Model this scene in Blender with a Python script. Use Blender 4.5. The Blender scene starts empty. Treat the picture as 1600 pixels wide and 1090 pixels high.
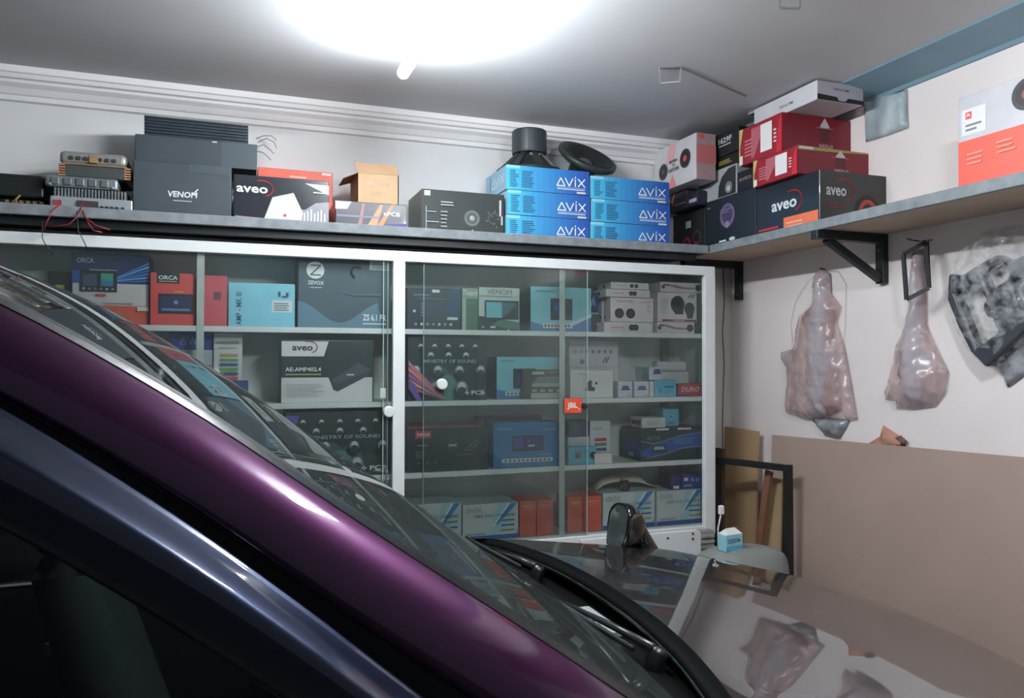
import bpy, bmesh, math, random
from mathutils import Vector, Matrix, Euler
from mathutils import noise as mnoise
from mathutils.geometry import delaunay_2d_cdt
random.seed(7)
SC = bpy.context.scene
COL = SC.collection
PI = math.pi

# ------------------------------------------------------------------ camera, world, lamp level, exposure
F_PX = 1200.0
CAM = Vector((0, 0, 1.65))
_y, _p, _r = math.radians(19.872), math.radians(0.712), math.radians(-0.147)
_f = Vector((math.sin(_y)*math.cos(_p), math.cos(_y)*math.cos(_p), math.sin(_p)))
_rt = Vector((math.cos(_y), -math.sin(_y), 0))
_dn = _f.cross(_rt)
RX = _rt*math.cos(_r) + _dn*math.sin(_r)
RD = -_rt*math.sin(_r) + _dn*math.cos(_r)
RF = _f
cam_data = bpy.data.cameras.new('camera')
cam = bpy.data.objects.new('camera', cam_data)
COL.objects.link(cam)
cam_data.sensor_width = 36.0
cam_data.lens = 36.0*F_PX/1600.0
cam_data.clip_start = 0.05
m3 = Matrix((RX, -RD, -RF)).transposed()
cam.matrix_world = Matrix.Translation(CAM) @ m3.to_4x4()
SC.camera = cam

world = bpy.data.worlds.new('world')
SC.world = world
world.use_nodes = True
WORLD_STRENGTH = 0.17
bg = world.node_tree.nodes['Background']
bg.inputs[0].default_value = (0.72, 0.84, 1.0, 1)
bg.inputs[1].default_value = WORLD_STRENGTH

LAMP_EMISSION = 340.0
LAMP_COLOR = (0.90, 0.96, 1.0)
SC.view_settings.view_transform = 'Standard'
SC.view_settings.look = 'None'
SC.view_settings.gamma = 1.0
SC.view_settings.use_curve_mapping = False
SC.view_settings.exposure = 0.0


# ------------------------------------------------------------------ measuring helpers (points of the place)
def ray(px, py):
    return RX*((px-800)/F_PX) + RD*((py-545)/F_PX) + RF


def onx(px, py, v):
    d = ray(px, py)
    return CAM + d*((v-CAM.x)/d.x)


def ony(px, py, v):
    d = ray(px, py)
    return CAM + d*((v-CAM.y)/d.y)


def onz(px, py, v):
    d = ray(px, py)
    return CAM + d*((v-CAM.z)/d.z)


# ------------------------------------------------------------------ materials
def lin(c):
    out = []
    for v in c[:3]:
        v = v/255.0
        out.append(v/12.92 if v <= 0.04045 else ((v+0.055)/1.055)**2.4)
    return tuple(out)


MATS = {}


def mat(rgb, rough=0.55, metal=0.0, noise=0.06, scale=14.0, coat=0.0, bump=0.0, spec=0.5, coat_rough=0.03, coat_ior=1.5):
    key = (tuple(rgb), rough, metal, noise, scale, coat, bump, spec, coat_rough, coat_ior)
    if key in MATS:
        return MATS[key]
    m = bpy.data.materials.new('surface_%02x%02x%02x' % tuple(int(v) for v in rgb[:3]))
    m.use_nodes = True
    nt = m.node_tree
    b = nt.nodes['Principled BSDF']
    L = lin(rgb)
    b.inputs['Roughness'].default_value = rough
    b.inputs['Metallic'].default_value = metal
    b.inputs['Specular IOR Level'].default_value = spec
    if coat:
        b.inputs['Coat Weight'].default_value = coat
        b.inputs['Coat Roughness'].default_value = coat_rough
        b.inputs['Coat IOR'].default_value = coat_ior
    if noise or bump:
        tc = nt.nodes.new('ShaderNodeTexCoord')
        n = nt.nodes.new('ShaderNodeTexNoise')
        n.inputs['Scale'].default_value = scale
        n.inputs['Detail'].default_value = 4
        nt.links.new(tc.outputs['Object'], n.inputs['Vector'])
        mx = nt.nodes.new('ShaderNodeMix')
        mx.data_type = 'RGBA'
        mx.inputs[6].default_value = (*[max(0, v*(1-noise*2)) for v in L], 1)
        mx.inputs[7].default_value = (*[min(1, v*(1+noise*2)) for v in L], 1)
        nt.links.new(n.outputs['Fac'], mx.inputs[0])
        nt.links.new(mx.outputs[2], b.inputs['Base Color'])
        if bump:
            bp = nt.nodes.new('ShaderNodeBump')
            bp.inputs['Strength'].default_value = bump
            bp.inputs['Distance'].default_value = 0.01
            nt.links.new(n.outputs['Fac'], bp.inputs['Height'])
            nt.links.new(bp.outputs['Normal'], b.inputs['Normal'])
    else:
        b.inputs['Base Color'].default_value = (*L, 1)
    MATS[key] = m
    return m


def glass_mat(tint, refl_ior=1.5, rough=0.0, haze=0.0, haze_rgb=(200, 205, 205)):
    m = bpy.data.materials.new('clear_glass')
    m.use_nodes = True
    nt = m.node_tree
    nt.nodes.clear()
    out = nt.nodes.new('ShaderNodeOutputMaterial')
    tr = nt.nodes.new('ShaderNodeBsdfTransparent')
    tr.inputs[0].default_value = (*tint, 1)
    gl = nt.nodes.new('ShaderNodeBsdfGlossy')
    gl.inputs['Roughness'].default_value = rough
    fr = nt.nodes.new('ShaderNodeFresnel')
    fr.inputs[0].default_value = refl_ior
    mx = nt.nodes.new('ShaderNodeMixShader')
    nt.links.new(fr.outputs[0], mx.inputs[0])
    nt.links.new(tr.outputs[0], mx.inputs[1])
    nt.links.new(gl.outputs[0], mx.inputs[2])
    last = mx
    if haze:
        df = nt.nodes.new('ShaderNodeBsdfDiffuse')
        df.inputs[0].default_value = (*lin(haze_rgb), 1)
        tc = nt.nodes.new('ShaderNodeTexCoord')
        n = nt.nodes.new('ShaderNodeTexNoise')
        n.inputs['Scale'].default_value = 5.0
        nt.links.new(tc.outputs['Object'], n.inputs['Vector'])
        ml = nt.nodes.new('ShaderNodeMath')
        ml.operation = 'MULTIPLY'
        ml.inputs[1].default_value = haze*2
        nt.links.new(n.outputs['Fac'], ml.inputs[0])
        m2 = nt.nodes.new('ShaderNodeMixShader')
        nt.links.new(ml.outputs[0], m2.inputs[0])
        nt.links.new(mx.outputs[0], m2.inputs[1])
        nt.links.new(df.outputs[0], m2.inputs[2])
        last = m2
    nt.links.new(last.outputs[0], out.inputs[0])
    return m


def film_mat(rgb, opacity, rough=0.2, bump=0.6, scale=30.0, voronoi=False, rgb2=None, spread=0.25):
    """thin crinkled plastic film: part see-through, part milky, shiny along its creases"""
    m = bpy.data.materials.new('plastic_film')
    m.use_nodes = True
    nt = m.node_tree
    b = nt.nodes['Principled BSDF']
    out = nt.nodes['Material Output']
    b.inputs['Roughness'].default_value = rough
    tc = nt.nodes.new('ShaderNodeTexCoord')
    mp = nt.nodes.new('ShaderNodeMapping')
    mp.inputs['Scale'].default_value = (1, 1, 1) if voronoi else (1.0, 1.3, 0.55)
    mp.inputs['Rotation'].default_value = (0, 0, 0) if voronoi else (0.25, 0, 0)
    nt.links.new(tc.outputs['Object'], mp.inputs['Vector'])
    big = nt.nodes.new('ShaderNodeTexNoise')
    big.inputs['Scale'].default_value = scale*0.4
    big.inputs['Detail'].default_value = 3
    nt.links.new(mp.outputs[0], big.inputs['Vector'])
    cm = nt.nodes.new('ShaderNodeMix')
    cm.data_type = 'RGBA'
    cm.inputs[6].default_value = (*lin(rgb), 1)
    cm.inputs[7].default_value = (*lin(rgb2 or rgb), 1)
    sh = nt.nodes.new('ShaderNodeMapRange')
    sh.inputs[1].default_value = 0.4
    sh.inputs[2].default_value = 0.62
    nt.links.new(big.outputs['Fac'], sh.inputs[0])
    nt.links.new(sh.outputs[0], cm.inputs[0])
    nt.links.new(cm.outputs[2], b.inputs['Base Color'])
    if voronoi:
        n = nt.nodes.new('ShaderNodeTexVoronoi')
        hs = 'Distance'
    else:
        n = nt.nodes.new('ShaderNodeTexNoise')
        n.noise_type = 'RIDGED_MULTIFRACTAL'
        n.inputs['Detail'].default_value = 4
        hs = 'Fac'
    n.inputs['Scale'].default_value = scale
    nt.links.new(mp.outputs[0], n.inputs['Vector'])
    bp = nt.nodes.new('ShaderNodeBump')
    bp.inputs['Strength'].default_value = bump
    bp.inputs['Distance'].default_value = 0.012
    nt.links.new(n.outputs[hs], bp.inputs['Height'])
    nt.links.new(bp.outputs['Normal'], b.inputs['Normal'])
    tr = nt.nodes.new('ShaderNodeBsdfTransparent')
    rmp = nt.nodes.new('ShaderNodeMapRange')
    rmp.inputs[1].default_value = 0.35
    rmp.inputs[2].default_value = 0.65
    rmp.inputs[3].default_value = max(0, opacity-spread)
    rmp.inputs[4].default_value = min(1, opacity+spread)
    nt.links.new(big.outputs['Fac'], rmp.inputs[0])
    mx = nt.nodes.new('ShaderNodeMixShader')
    nt.links.new(rmp.outputs[0], mx.inputs[0])
    nt.links.new(tr.outputs[0], mx.inputs[1])
    nt.links.new(b.outputs[0], mx.inputs[2])
    nt.links.new(mx.outputs[0], out.inputs[0])
    return m


def emit_mat(color, strength):
    m = bpy.data.materials.new('lit_tube')
    m.use_nodes = True
    b = m.node_tree.nodes['Principled BSDF']
    b.inputs['Base Color'].default_value = (1, 1, 1, 1)
    b.inputs['Emission Color'].default_value = (*color, 1)
    b.inputs['Emission Strength'].default_value = strength
    return m


# ------------------------------------------------------------------ mesh helpers
def new_obj(name, verts, faces, mats, parent=None, fmats=None, smooth=False, loc=None, rotz=0.0):
    me = bpy.data.meshes.new(name)
    me.from_pydata([tuple(v) for v in verts], [], faces)
    for m in (mats if isinstance(mats, (list, tuple)) else [mats]):
        me.materials.append(m)
    if fmats:
        for p, i in zip(me.polygons, fmats):
            p.material_index = i
    if smooth:
        for p in me.polygons:
            p.use_smooth = True
    me.validate()
    o = bpy.data.objects.new(name, me)
    COL.objects.link(o)
    if parent:
        o.parent = parent
    if loc is not None:
        o.location = loc
    o.rotation_euler = (0, 0, rotz)
    return o


def tag(o, label, cat, group=None):
    o['label'] = label
    o['category'] = cat
    if group:
        o['group'] = group
    return o


def empty(name, label, cat, loc=(0, 0, 0), rotz=0, group=None):
    o = bpy.data.objects.new(name, None)
    COL.objects.link(o)
    o.location = loc
    o.rotation_euler = (0, 0, rotz)
    return tag(o, label, cat, group)


class MB:
    def __init__(s):
        s.v, s.f, s.m = [], [], []

    def quad_box(s, a, b, mi=0):
        x0, y0, z0 = a
        x1, y1, z1 = b
        k = len(s.v)
        s.v += [(x0, y0, z0), (x1, y0, z0), (x1, y1, z0), (x0, y1, z0), (x0, y0, z1), (x1, y0, z1), (x1, y1, z1), (x0, y1, z1)]
        for q in ((0, 3, 2, 1), (4, 5, 6, 7), (0, 1, 5, 4), (1, 2, 6, 5), (2, 3, 7, 6), (3, 0, 4, 7)):
            s.f.append(tuple(k+i for i in q))
            s.m.append(mi)
        return s

    def bar(s, p, q, w, h=None, mi=0, up=Vector((0, 0, 1))):
        p, q = Vector(p), Vector(q)
        h = h or w
        d = (q-p).normalized()
        if abs(d.dot(up)) > 0.95:
            up = Vector((0, 1, 0))
        a = d.cross(up).normalized()*(w/2)
        b = a.cross(d).normalized()*(h/2)
        k = len(s.v)
        for c in (p, q):
            s.v += [tuple(c-a-b), tuple(c+a-b), tuple(c+a+b), tuple(c-a+b)]
        for f in ((0, 1, 2, 3), (7, 6, 5, 4), (0, 4, 5, 1), (1, 5, 6, 2), (2, 6, 7, 3), (3, 7, 4, 0)):
            s.f.append(tuple(k+i for i in f))
            s.m.append(mi)
        return s

    def tube(s, pts, r, n=8, mi=0, caps=True):
        pts = [Vector(p) for p in pts]
        rs = r if isinstance(r, (list, tuple)) else [r]*len(pts)
        k0 = len(s.v)
        prev = None
        for i, p in enumerate(pts):
            d = (pts[min(i+1, len(pts)-1)]-pts[max(i-1, 0)]).normalized()
            if prev is None:
                a = d.orthogonal().normalized()
            else:
                a = (prev-d*prev.dot(d)).normalized()
            prev = a
            b = d.cross(a)
            for j in range(n):
                t = 2*PI*j/n
                s.v.append(tuple(p+(a*math.cos(t)+b*math.sin(t))*rs[i]))
        for i in range(len(pts)-1):
            for j in range(n):
                s.f.append((k0+i*n+j, k0+i*n+(j+1) % n, k0+(i+1)*n+(j+1) % n, k0+(i+1)*n+j))
                s.m.append(mi)
        if caps:
            s.f.append(tuple(k0+j for j in reversed(range(n))))
            s.f.append(tuple(k0+(len(pts)-1)*n+j for j in range(n)))
            s.m += [mi, mi]
        return s

    def lathe(s, prof, n=32, mi=0, axis=None, org=(0, 0, 0)):
        """profile of (radius, height) turned around an axis"""
        axis = Vector(axis or (0, 0, 1)).normalized()
        a = axis.orthogonal().normalized()
        b = axis.cross(a)
        org = Vector(org)
        k0 = len(s.v)
        for (r, h) in prof:
            for j in range(n):
                t = 2*PI*j/n
                s.v.append(tuple(org+axis*h+(a*math.cos(t)+b*math.sin(t))*r))
        for i in range(len(prof)-1):
            for j in range(n):
                s.f.append((k0+i*n+j, k0+i*n+(j+1) % n, k0+(i+1)*n+(j+1) % n, k0+(i+1)*n+j))
                s.m.append(mi)
        return s

    def grid(s, rows, mi=0, close=False):
        k0 = len(s.v)
        n = len(rows[0])
        for r in rows:
            s.v += [tuple(p) for p in r]
        for i in range(len(rows)-1):
            for j in range(n if close else n-1):
                s.f.append((k0+i*n+j, k0+i*n+(j+1) % n, k0+(i+1)*n+(j+1) % n, k0+(i+1)*n+j))
                s.m.append(mi)
        return s

    def prism(s, poly, thick, frame, mi=0):
        """flat outline (u,v) with thickness; frame = (origin, U, V)"""
        o, U, V = [Vector(x) for x in frame]
        N = U.cross(V).normalized()*thick
        n = len(poly)
        k = len(s.v)
        for off in (Vector(), N):
            for (u, v) in poly:
                s.v.append(tuple(o+U*u+V*v+off))
        s.f.append(tuple(k+i for i in reversed(range(n))))
        s.f.append(tuple(k+n+i for i in range(n)))
        for i in range(n):
            s.f.append((k+i, k+(i+1) % n, k+n+(i+1) % n, k+n+i))
        s.m += [mi]*(n+2)
        return s

    def build(s, name, mats, parent=None, smooth=False, loc=None, rotz=0, bevel=0, seg=2, solid=0, autos=None):
        o = new_obj(name, s.v, s.f, mats, parent, s.m, smooth, loc, rotz)
        if bevel:
            b = o.modifiers.new('bevel', 'BEVEL')
            b.width = bevel
            b.segments = seg
            b.limit_method = 'ANGLE'
        if solid:
            b = o.modifiers.new('solid', 'SOLIDIFY')
            b.thickness = solid
        return o


def structure(o):
    o['kind'] = 'structure'
    return o


# ------------------------------------------------------------------ lettering
TXT = {}


def text_geo(body, bold=0.0, shear=0.0):
    key = (body, bold, shear)
    if key in TXT:
        return TXT[key]
    cu = bpy.data.curves.new('lettering', 'FONT')
    cu.body = body
    cu.offset = bold
    cu.shear = shear
    cu.resolution_u = 2
    ob = bpy.data.objects.new('lettering', cu)
    COL.objects.link(ob)
    bpy.context.view_layer.update()
    dg = bpy.context.evaluated_depsgraph_get()
    ev = ob.evaluated_get(dg)
    me = ev.to_mesh()
    vs = [(v.co.x, v.co.y) for v in me.vertices]
    fs = [tuple(p.vertices) for p in me.polygons]
    ev.to_mesh_clear()
    bpy.data.objects.remove(ob)
    bpy.data.curves.remove(cu)
    x0, x1 = min(v[0] for v in vs), max(v[0] for v in vs)
    y0, y1 = min(v[1] for v in vs), max(v[1] for v in vs)
    vs = [((x-x0)/(x1-x0), (y-y0)/(y1-y0)) for x, y in vs]
    TXT[key] = (vs, fs, (x1-x0)/(y1-y0))
    return TXT[key]


class Face:
    """collects printed marks on one face of a thing; (u,v) run 0..1 over the face"""

    def __init__(s, origin, U, V, w, h):
        s.o, s.U, s.V, s.w, s.h = Vector(origin), Vector(U), Vector(V), w, h
        s.N = s.U.cross(s.V)
        s.parts = {}
        s.k = 0

    def pt(s, u, v):
        u, v = min(1.0, max(0.0, u)), min(1.0, max(0.0, v))
        return s.o+s.U*(u*s.w)+s.V*(0.0014+v*(s.h-0.0024))+s.N*(0.0005+0.00035*s.k)

    def add(s, part, pts, faces, rgb, rough):
        d = s.parts.setdefault(part, ([], [], [], []))
        m = mat(rgb, rough, noise=0)
        if m not in d[3]:
            d[3].append(m)
        mi = d[3].index(m)
        b = len(d[0])
        d[0].extend(pts)
        for f in faces:
            d[1].append(tuple(b+i for i in f))
            d[2].append(mi)
        s.k += 1

    def R(s, u0, v0, u1, v1, rgb, part='picture', rough=0.45):
        s.add(part, [s.pt(u0, v0), s.pt(u1, v0), s.pt(u1, v1), s.pt(u0, v1)], [(0, 1, 2, 3)], rgb, rough)
        return s

    def T(s, u, v, hh, body, rgb, w=None, bold=0.03, shear=0.0, part='lettering', rot=False):
        vs, fs, asp = text_geo(body, bold*0.5, shear)
        if rot:      # reads upwards
            wid = w if w else hh*s.w*asp/s.h
            s.add(part, [s.pt(u+(1-y)*hh, v+x*wid) for x, y in vs], fs, rgb, 0.45)
            return s
        wid = w if w else hh*s.h*asp/s.w
        s.add(part, [s.pt(u+x*wid, v+y*hh) for x, y in vs], fs, rgb, 0.45)
        return s

    def D(s, u, v, r, rgb, part='picture', rx=None, n=24, rough=0.45):
        rx = (rx if rx else r*s.h/s.w)
        s.add(part, [s.pt(u+rx*math.cos(2*PI*i/n), v+r*math.sin(2*PI*i/n)) for i in range(n)], [tuple(range(n))], rgb, rough)
        return s

    def P(s, pts, rgb, part='picture', rough=0.45):
        s.add(part, [s.pt(*p) for p in pts], [tuple(range(len(pts)))], rgb, rough)
        return s

    def S(s, pts, th, rgb, part='picture'):
        a = s.h/s.w
        P = [Vector((p[0]/a, p[1])) for p in pts]
        vs, fs = [], []
        for p, q in zip(P[:-1], P[1:]):
            d = (q-p)
            if d.length < 1e-6:
                continue
            d.normalize()
            n = Vector((-d.y, d.x))*th/2
            e = d*th*0.25
            b = len(vs)
            for c in (p-n-e, q-n+e, q+n+e, p+n-e):
                vs.append(s.pt(c.x*a, c.y))
            fs.append((b, b+1, b+2, b+3))
        s.add(part, vs, fs, rgb, 0.45)
        return s

    def arc(s, u, v, r, a0, a1, th, rgb, part='picture', n=20, sx=1.0):
        a = s.h/s.w
        return s.S([(u+r*sx*a*math.cos(a0+(a1-a0)*i/n), v+r*math.sin(a0+(a1-a0)*i/n)) for i in range(n+1)], th, rgb, part)

    def lines(s, u, v, w, h, n, rgb, part='lettering', ragged=0.4, seed=1):
        rr = random.Random(seed)
        vs, fs = [], []
        for i in range(n):
            y = v+h*(n-1-i)/n
            ww = w*(1-ragged*rr.random())
            b = len(vs)
            vs += [s.pt(u, y), s.pt(u+ww, y), s.pt(u+ww, y+h/n*0.45), s.pt(u, y+h/n*0.45)]
            fs.append((b, b+1, b+2, b+3))
        s.add(part, vs, fs, rgb, 0.5)
        return s

    def build(s, parent):
        for part, (v, f, m, ms) in s.parts.items():
            new_obj(part.split('#')[0], v, f, ms, parent, m)


class Box:
    """a carton: its mesh is the thing, printed marks are its parts; origin at the middle of its base"""

    def __init__(s, name, label, cat, w, d, h, loc, rotz=0, col=(200, 200, 200), side=None, top=None, right=None, rough=0.5, group=None, coat=0, bevel=0.003):
        s.w, s.d, s.h = w, d, h
        mb = MB().quad_box((-w/2, -d/2, 0.0008), (w/2, d/2, h-0.0006))
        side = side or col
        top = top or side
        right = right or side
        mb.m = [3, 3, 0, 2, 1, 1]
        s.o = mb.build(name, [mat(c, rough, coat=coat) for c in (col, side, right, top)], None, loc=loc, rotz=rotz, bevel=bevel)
        tag(s.o, label, cat, group)
        s.faces = []

    def face(s, which='f'):
        w, d, h = s.w, s.d, s.h
        if which == 'f':
            fc = Face((-w/2, -d/2, 0), (1, 0, 0), (0, 0, 1), w, h)
        elif which == 'r':
            fc = Face((w/2, -d/2, 0), (0, 1, 0), (0, 0, 1), d, h)
        elif which == 'l':
            fc = Face((-w/2, d/2, 0), (0, -1, 0), (0, 0, 1), d, h)
        else:
            fc = Face((-w/2, -d/2, h), (1, 0, 0), (0, 1, 0), w, d)
        s.faces.append(fc)
        return fc

    def done(s):
        for f in s.faces:
            f.build(s.o)
        return s.o


def bbox(name, label, x0, x1, yt, z0, yf, depth, cat='box', rot=0.0, **kw):
    """carton with its front towards -Y on plane yf; x0,x1,yt measured edges, z0 what it stands on"""
    pm = 0.5*(yt+600)
    a, b = ony(x0, yt, yf), ony(x1, yt, yf)
    zt = ony((x0+x1)/2, yt, yf).z
    w = b.x-a.x
    bx = Box(name, label, cat, w, depth, zt-z0, ((a.x+b.x)/2, yf+depth/2, z0), rot, **kw)
    bx.top_z = zt
    return bx


def rbox(name, label, xf, xn, xr, yt, z0, X, cat='box', depth=None, rot=0.0, **kw):
    """carton with its front towards -X on plane X (right hand shelf)"""
    n = onx(xn, yt, X)
    f = onx(xf, yt, X)
    if depth is None:
        depth = ony(xr, yt, n.y).x-X
    w = f.y-n.y
    bx = Box(name, label, cat, w, depth, n.z-z0, (X+depth/2, (f.y+n.y)/2, z0), -PI/2+rot, **kw)
    bx.top_z = n.z
    return bx


# ------------------------------------------------------------------ the room
YB, XR, ZC = 3.549, 2.537, 2.785
XL, YN = -3.0, -1.6
wall_m = mat((224, 224, 224), 0.75, noise=0.05, scale=3.0, bump=0.08)
wall_r = mat((232, 222, 220), 0.75, noise=0.05, scale=3.0, bump=0.08)
ceil_m = mat((205, 206, 208), 0.85, noise=0.05, scale=2.0, bump=0.1)
floor_m = mat((88, 84, 80), 0.6, noise=0.15, scale=5.0)
structure(MB().quad_box((XL-0.1, YN, -0.1), (XR+0.1, YB+0.1, 0)).build('floor', floor_m))
structure(MB().quad_box((XL-0.1, YN, ZC), (XR+0.1, YB+0.1, ZC+0.1)).build('ceiling', ceil_m))
structure(MB().quad_box((XL-0.1, YB, 0), (XR+0.1, YB+0.1, ZC)).build('wall_back', wall_m))
structure(MB().quad_box((XR, YN, 0), (XR+0.1, YB, ZC)).build('wall_right', wall_r))
structure(MB().quad_box((XL-0.1, YN, 0), (XL, YB, ZC)).build('wall_left', wall_m))
# plaster cornice under the ceiling of the back wall
prof = [(0, 2.668), (-0.018, 2.672), (-0.022, 2.69), (-0.03, 2.694), (-0.045, 2.715), (-0.066, 2.728), (-0.07, 2.738), (-0.085, 2.742), (-0.092, 2.756), (-0.1, 2.76), (-0.1, ZC)]
rows = [[(x, YB+p[0], p[1]) for p in prof] for x in (XL, XR)]
structure(MB().grid(rows).build('trim_1', mat((236, 234, 234), 0.6, noise=0.04, scale=6)))
# sloping painted steel beam along the top of the right wall
rows = [[(2.33, y, ZC), (2.335, y, 2.778), (XR-0.02, y, 2.752), (XR-0.012, y, 2.738), (XR, y, 2.738)] for y in (YN, YB)]
structure(MB().grid(rows).build('trim_2', mat((118, 148, 162), 0.55, noise=0.08, scale=5)))
# boxed-in pipe in the corner
structure(MB().quad_box((2.40, 3.508, 0), (XR, YB, 2.16)).build('trim_3', mat((196, 190, 186), 0.75, noise=0.12, scale=4, bump=0.2), bevel=0.006))


# ------------------------------------------------------------------ ceiling lamp (the light of the room)
def ceiling_lamp(label, x, y, half, rot, power, drop=0.13):
    t = empty('tube_lamp', label, 'lamp', (x, y, ZC), rot)
    for y_ in (-half*0.4, half*0.4):
        MB().quad_box((-0.008, y_-0.012, -drop), (0.008, y_+0.012, 0)).build('mount', mat((235, 238, 240), 0.4, noise=0), t, bevel=0.003)
    e = emit_mat(LAMP_COLOR, LAMP_EMISSION*power)
    MB().tube([(0, -half-0.008, -drop), (0, -half, -drop), (0, half, -drop), (0, half+0.008, -drop)], [0.012, 0.021, 0.021, 0.012], 14).build('tube', e, t, smooth=True)


ceiling_lamp('bright white tube lamp under the ceiling in view above the car', 0.56, 2.30, 0.40, 0.0, 0.60, 0.118)
ceiling_lamp('white tube lamp under the ceiling over the car bonnet, beyond the top edge', 1.25, 0.75, 0.26, -0.4, 1.0)

# ------------------------------------------------------------------ wall shelves and their brackets
S_TOP, S_BOT, S_Y, S_X = 2.204, 2.164, 3.19, 2.174
Z0 = 2.181
edge_m = mat((126, 132, 136), 0.6, noise=0.25, scale=22, bump=0.1)
wood_m = mat((190, 170, 150), 0.65, noise=0.08, scale=8)
dark_wood = mat((64, 64, 64), 0.7, noise=0.1)
steel_m = mat((24, 32, 34), 0.45, noise=0.1)
t = empty('wall_shelf', 'long grey edged shelf above the cabinet along the back wall', 'shelf', (0.2, YB, S_BOT))
MB().quad_box((XL-0.2+0.01, S_Y+0.018-YB, 0.0), (S_X-0.2-0.001, -0.001, Z0-S_BOT-0.001)).build('shelf_board', dark_wood, t)
MB().quad_box((XL-0.2+0.01, S_Y-YB, 0), (S_X-0.2-0.001, S_Y+0.018-YB, S_TOP-S_BOT)).build('edge_strip', edge_m, t, bevel=0.003)
MB().bar((XL-0.19, S_Y+0.05-YB, -0.016), (S_X-0.25, S_Y+0.05-YB, -0.016), 0.03, 0.03).build('angle_iron', steel_m, t)
t = empty('wall_shelf', 'grey edged shelf with pale wooden underside on the right wall', 'shelf', (XR, 2.0, S_BOT))
MB().quad_box((S_X+0.018-XR, YN+0.3-2, 0.004), (-0.001, YB-2-0.001, Z0-S_BOT-0.001)).build('shelf_board', wood_m, t)
MB().quad_box((S_X-XR, YN+0.3-2, 0), (S_X+0.018-XR, YB-2-0.36, S_TOP-S_BOT)).build('edge_strip', edge_m, t, bevel=0.003)


def bracket(y, label, braced=True):
    t = empty('shelf_bracket', label, 'bracket', (XR, y, S_BOT))
    zb = -0.20
    MB().quad_box((-0.028, -0.022, zb), (-0.001, 0.022, 0.003)).build('wall_leg', steel_m, t, bevel=0.003)
    MB().quad_box((S_X+0.0-XR, -0.02, -0.034), (-0.028, 0.02, 0.003)).build('shelf_arm', steel_m, t, bevel=0.003)
    if braced:
        MB().bar((S_X+0.06-XR, 0, -0.03), (-0.03, 0, zb+0.02), 0.028, 0.028).build('brace', steel_m, t)
    for z in (-0.06, -0.17):
        MB().lathe([(0, 0.006), (0.007, 0.004), (0.009, 0)], 10, axis=(-1, 0, 0), org=(-0.028, 0, z)).build('bolt', mat((90, 95, 96), 0.35, 0.8, noise=0), t, smooth=True)


bracket(onx(1382, 400, XR).y, 'black steel triangular bracket under the middle of the right shelf')
bracket(onx(1158, 430, XR).y, 'black steel bracket close to the room corner beside the cabinet', False)
t = empty('shelf_bracket', 'dark steel bracket end under the back shelf at far left', 'bracket', (-0.86, S_Y+0.02, S_BOT))
MB().quad_box((-0.022, -0.03, -0.14), (0.022, 0.0, 0.02)).build('front_leg', steel_m, t, bevel=0.003)

# ------------------------------------------------------------------ display cabinet
CY0, CY1 = 3.225, 3.535
CXL, CXR = -1.6, 2.232
ZA, ZBb, ZCc, ZD = 1.775, 1.464, 1.154, 0.838
alu = mat((226, 230, 230), 0.4, noise=0.03)
panel_in = mat((214, 220, 216), 0.6, noise=0.04)
cab = empty('display_cabinet', 'tall white framed glass display cabinet along the back wall', 'cabinet', ((CXL+CXR)/2, (CY0+CY1)/2, 0))
co = cab.location


def cabpart(mb, name, m, parent=cab, bevel=0.002):
    mb.v = [(x-co.x, y-co.y, z-co.z) for x, y, z in mb.v]
    return mb.build(name, m, parent, bevel=bevel)


cabpart(MB().quad_box((CXL, CY0, 2.062), (CXR, CY0+0.04, 2.106)), 'top_rail', alu)
cabpart(MB().quad_box((CXL, CY0+0.04, 2.09), (CXR, CY1, 2.106)), 'top_panel', panel_in)
cabpart(MB().quad_box((CXL, CY0, 0.79), (CXR, CY0+0.035, 0.832)), 'bottom_rail', alu)
cabpart(MB().quad_box((CXL, CY1-0.01, 0.0), (CXR, CY1, 2.09)), 'back_panel', panel_in)
cabpart(MB().quad_box((CXR-0.012, CY0+0.02, 0.0), (CXR, CY1-0.01, 2.09)), 'side_panel', panel_in)
for xa, xb in ((0.630, 0.682), (2.172, CXR)):
    cabpart(MB().quad_box((xa, CY0-0.004, 0.80), (xb, CY0+0.03, 2.064)), 'upright', alu, bevel=0.004)
for xa, xb in ((-0.141, -0.113), (1.408, 1.436)):
    cabpart(MB().quad_box((xa, CY0+0.0275, 0.833), (xb, CY0+0.0305, 2.063)), 'inner_upright', mat((196, 204, 200), 0.45), bevel=0.001)
cabpart(MB().quad_box((2.10, CY1-0.04, 0.838), (2.135, CY1-0.011, 2.09)), 'rear_post', mat((160, 164, 156), 0.5))
for zz in (ZA, ZBb, ZCc, ZD):
    sh = cabpart(MB().quad_box((CXL, CY0+0.045, zz-0.018), (CXR-0.013, CY1-0.011, zz)), 'shelf', mat((206, 210, 206), 0.5))
    cabpart(MB().quad_box((CXL, CY0+0.031, zz-0.022), (CXR-0.013, CY0+0.0448, zz+0.001)), 'shelf_nosing', alu, sh)
cabpart(MB().quad_box((CXL, CY0+0.01, 0.08), (CXR-0.013, CY0+0.03, 0.79)), 'lower_panel', mat((205, 208, 205), 0.5))
cabpart(MB().quad_box((CXL, CY0+0.03, 0.0), (CXR-0.013, CY0+0.05, 0.08)), 'plinth', mat((70, 72, 72), 0.6))
pane_m = glass_mat((0.965, 0.985, 0.975), 1.35, 0.0, 0.028, (190, 205, 205))
gedge = mat((168, 196, 186), 0.3, noise=0)


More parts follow.
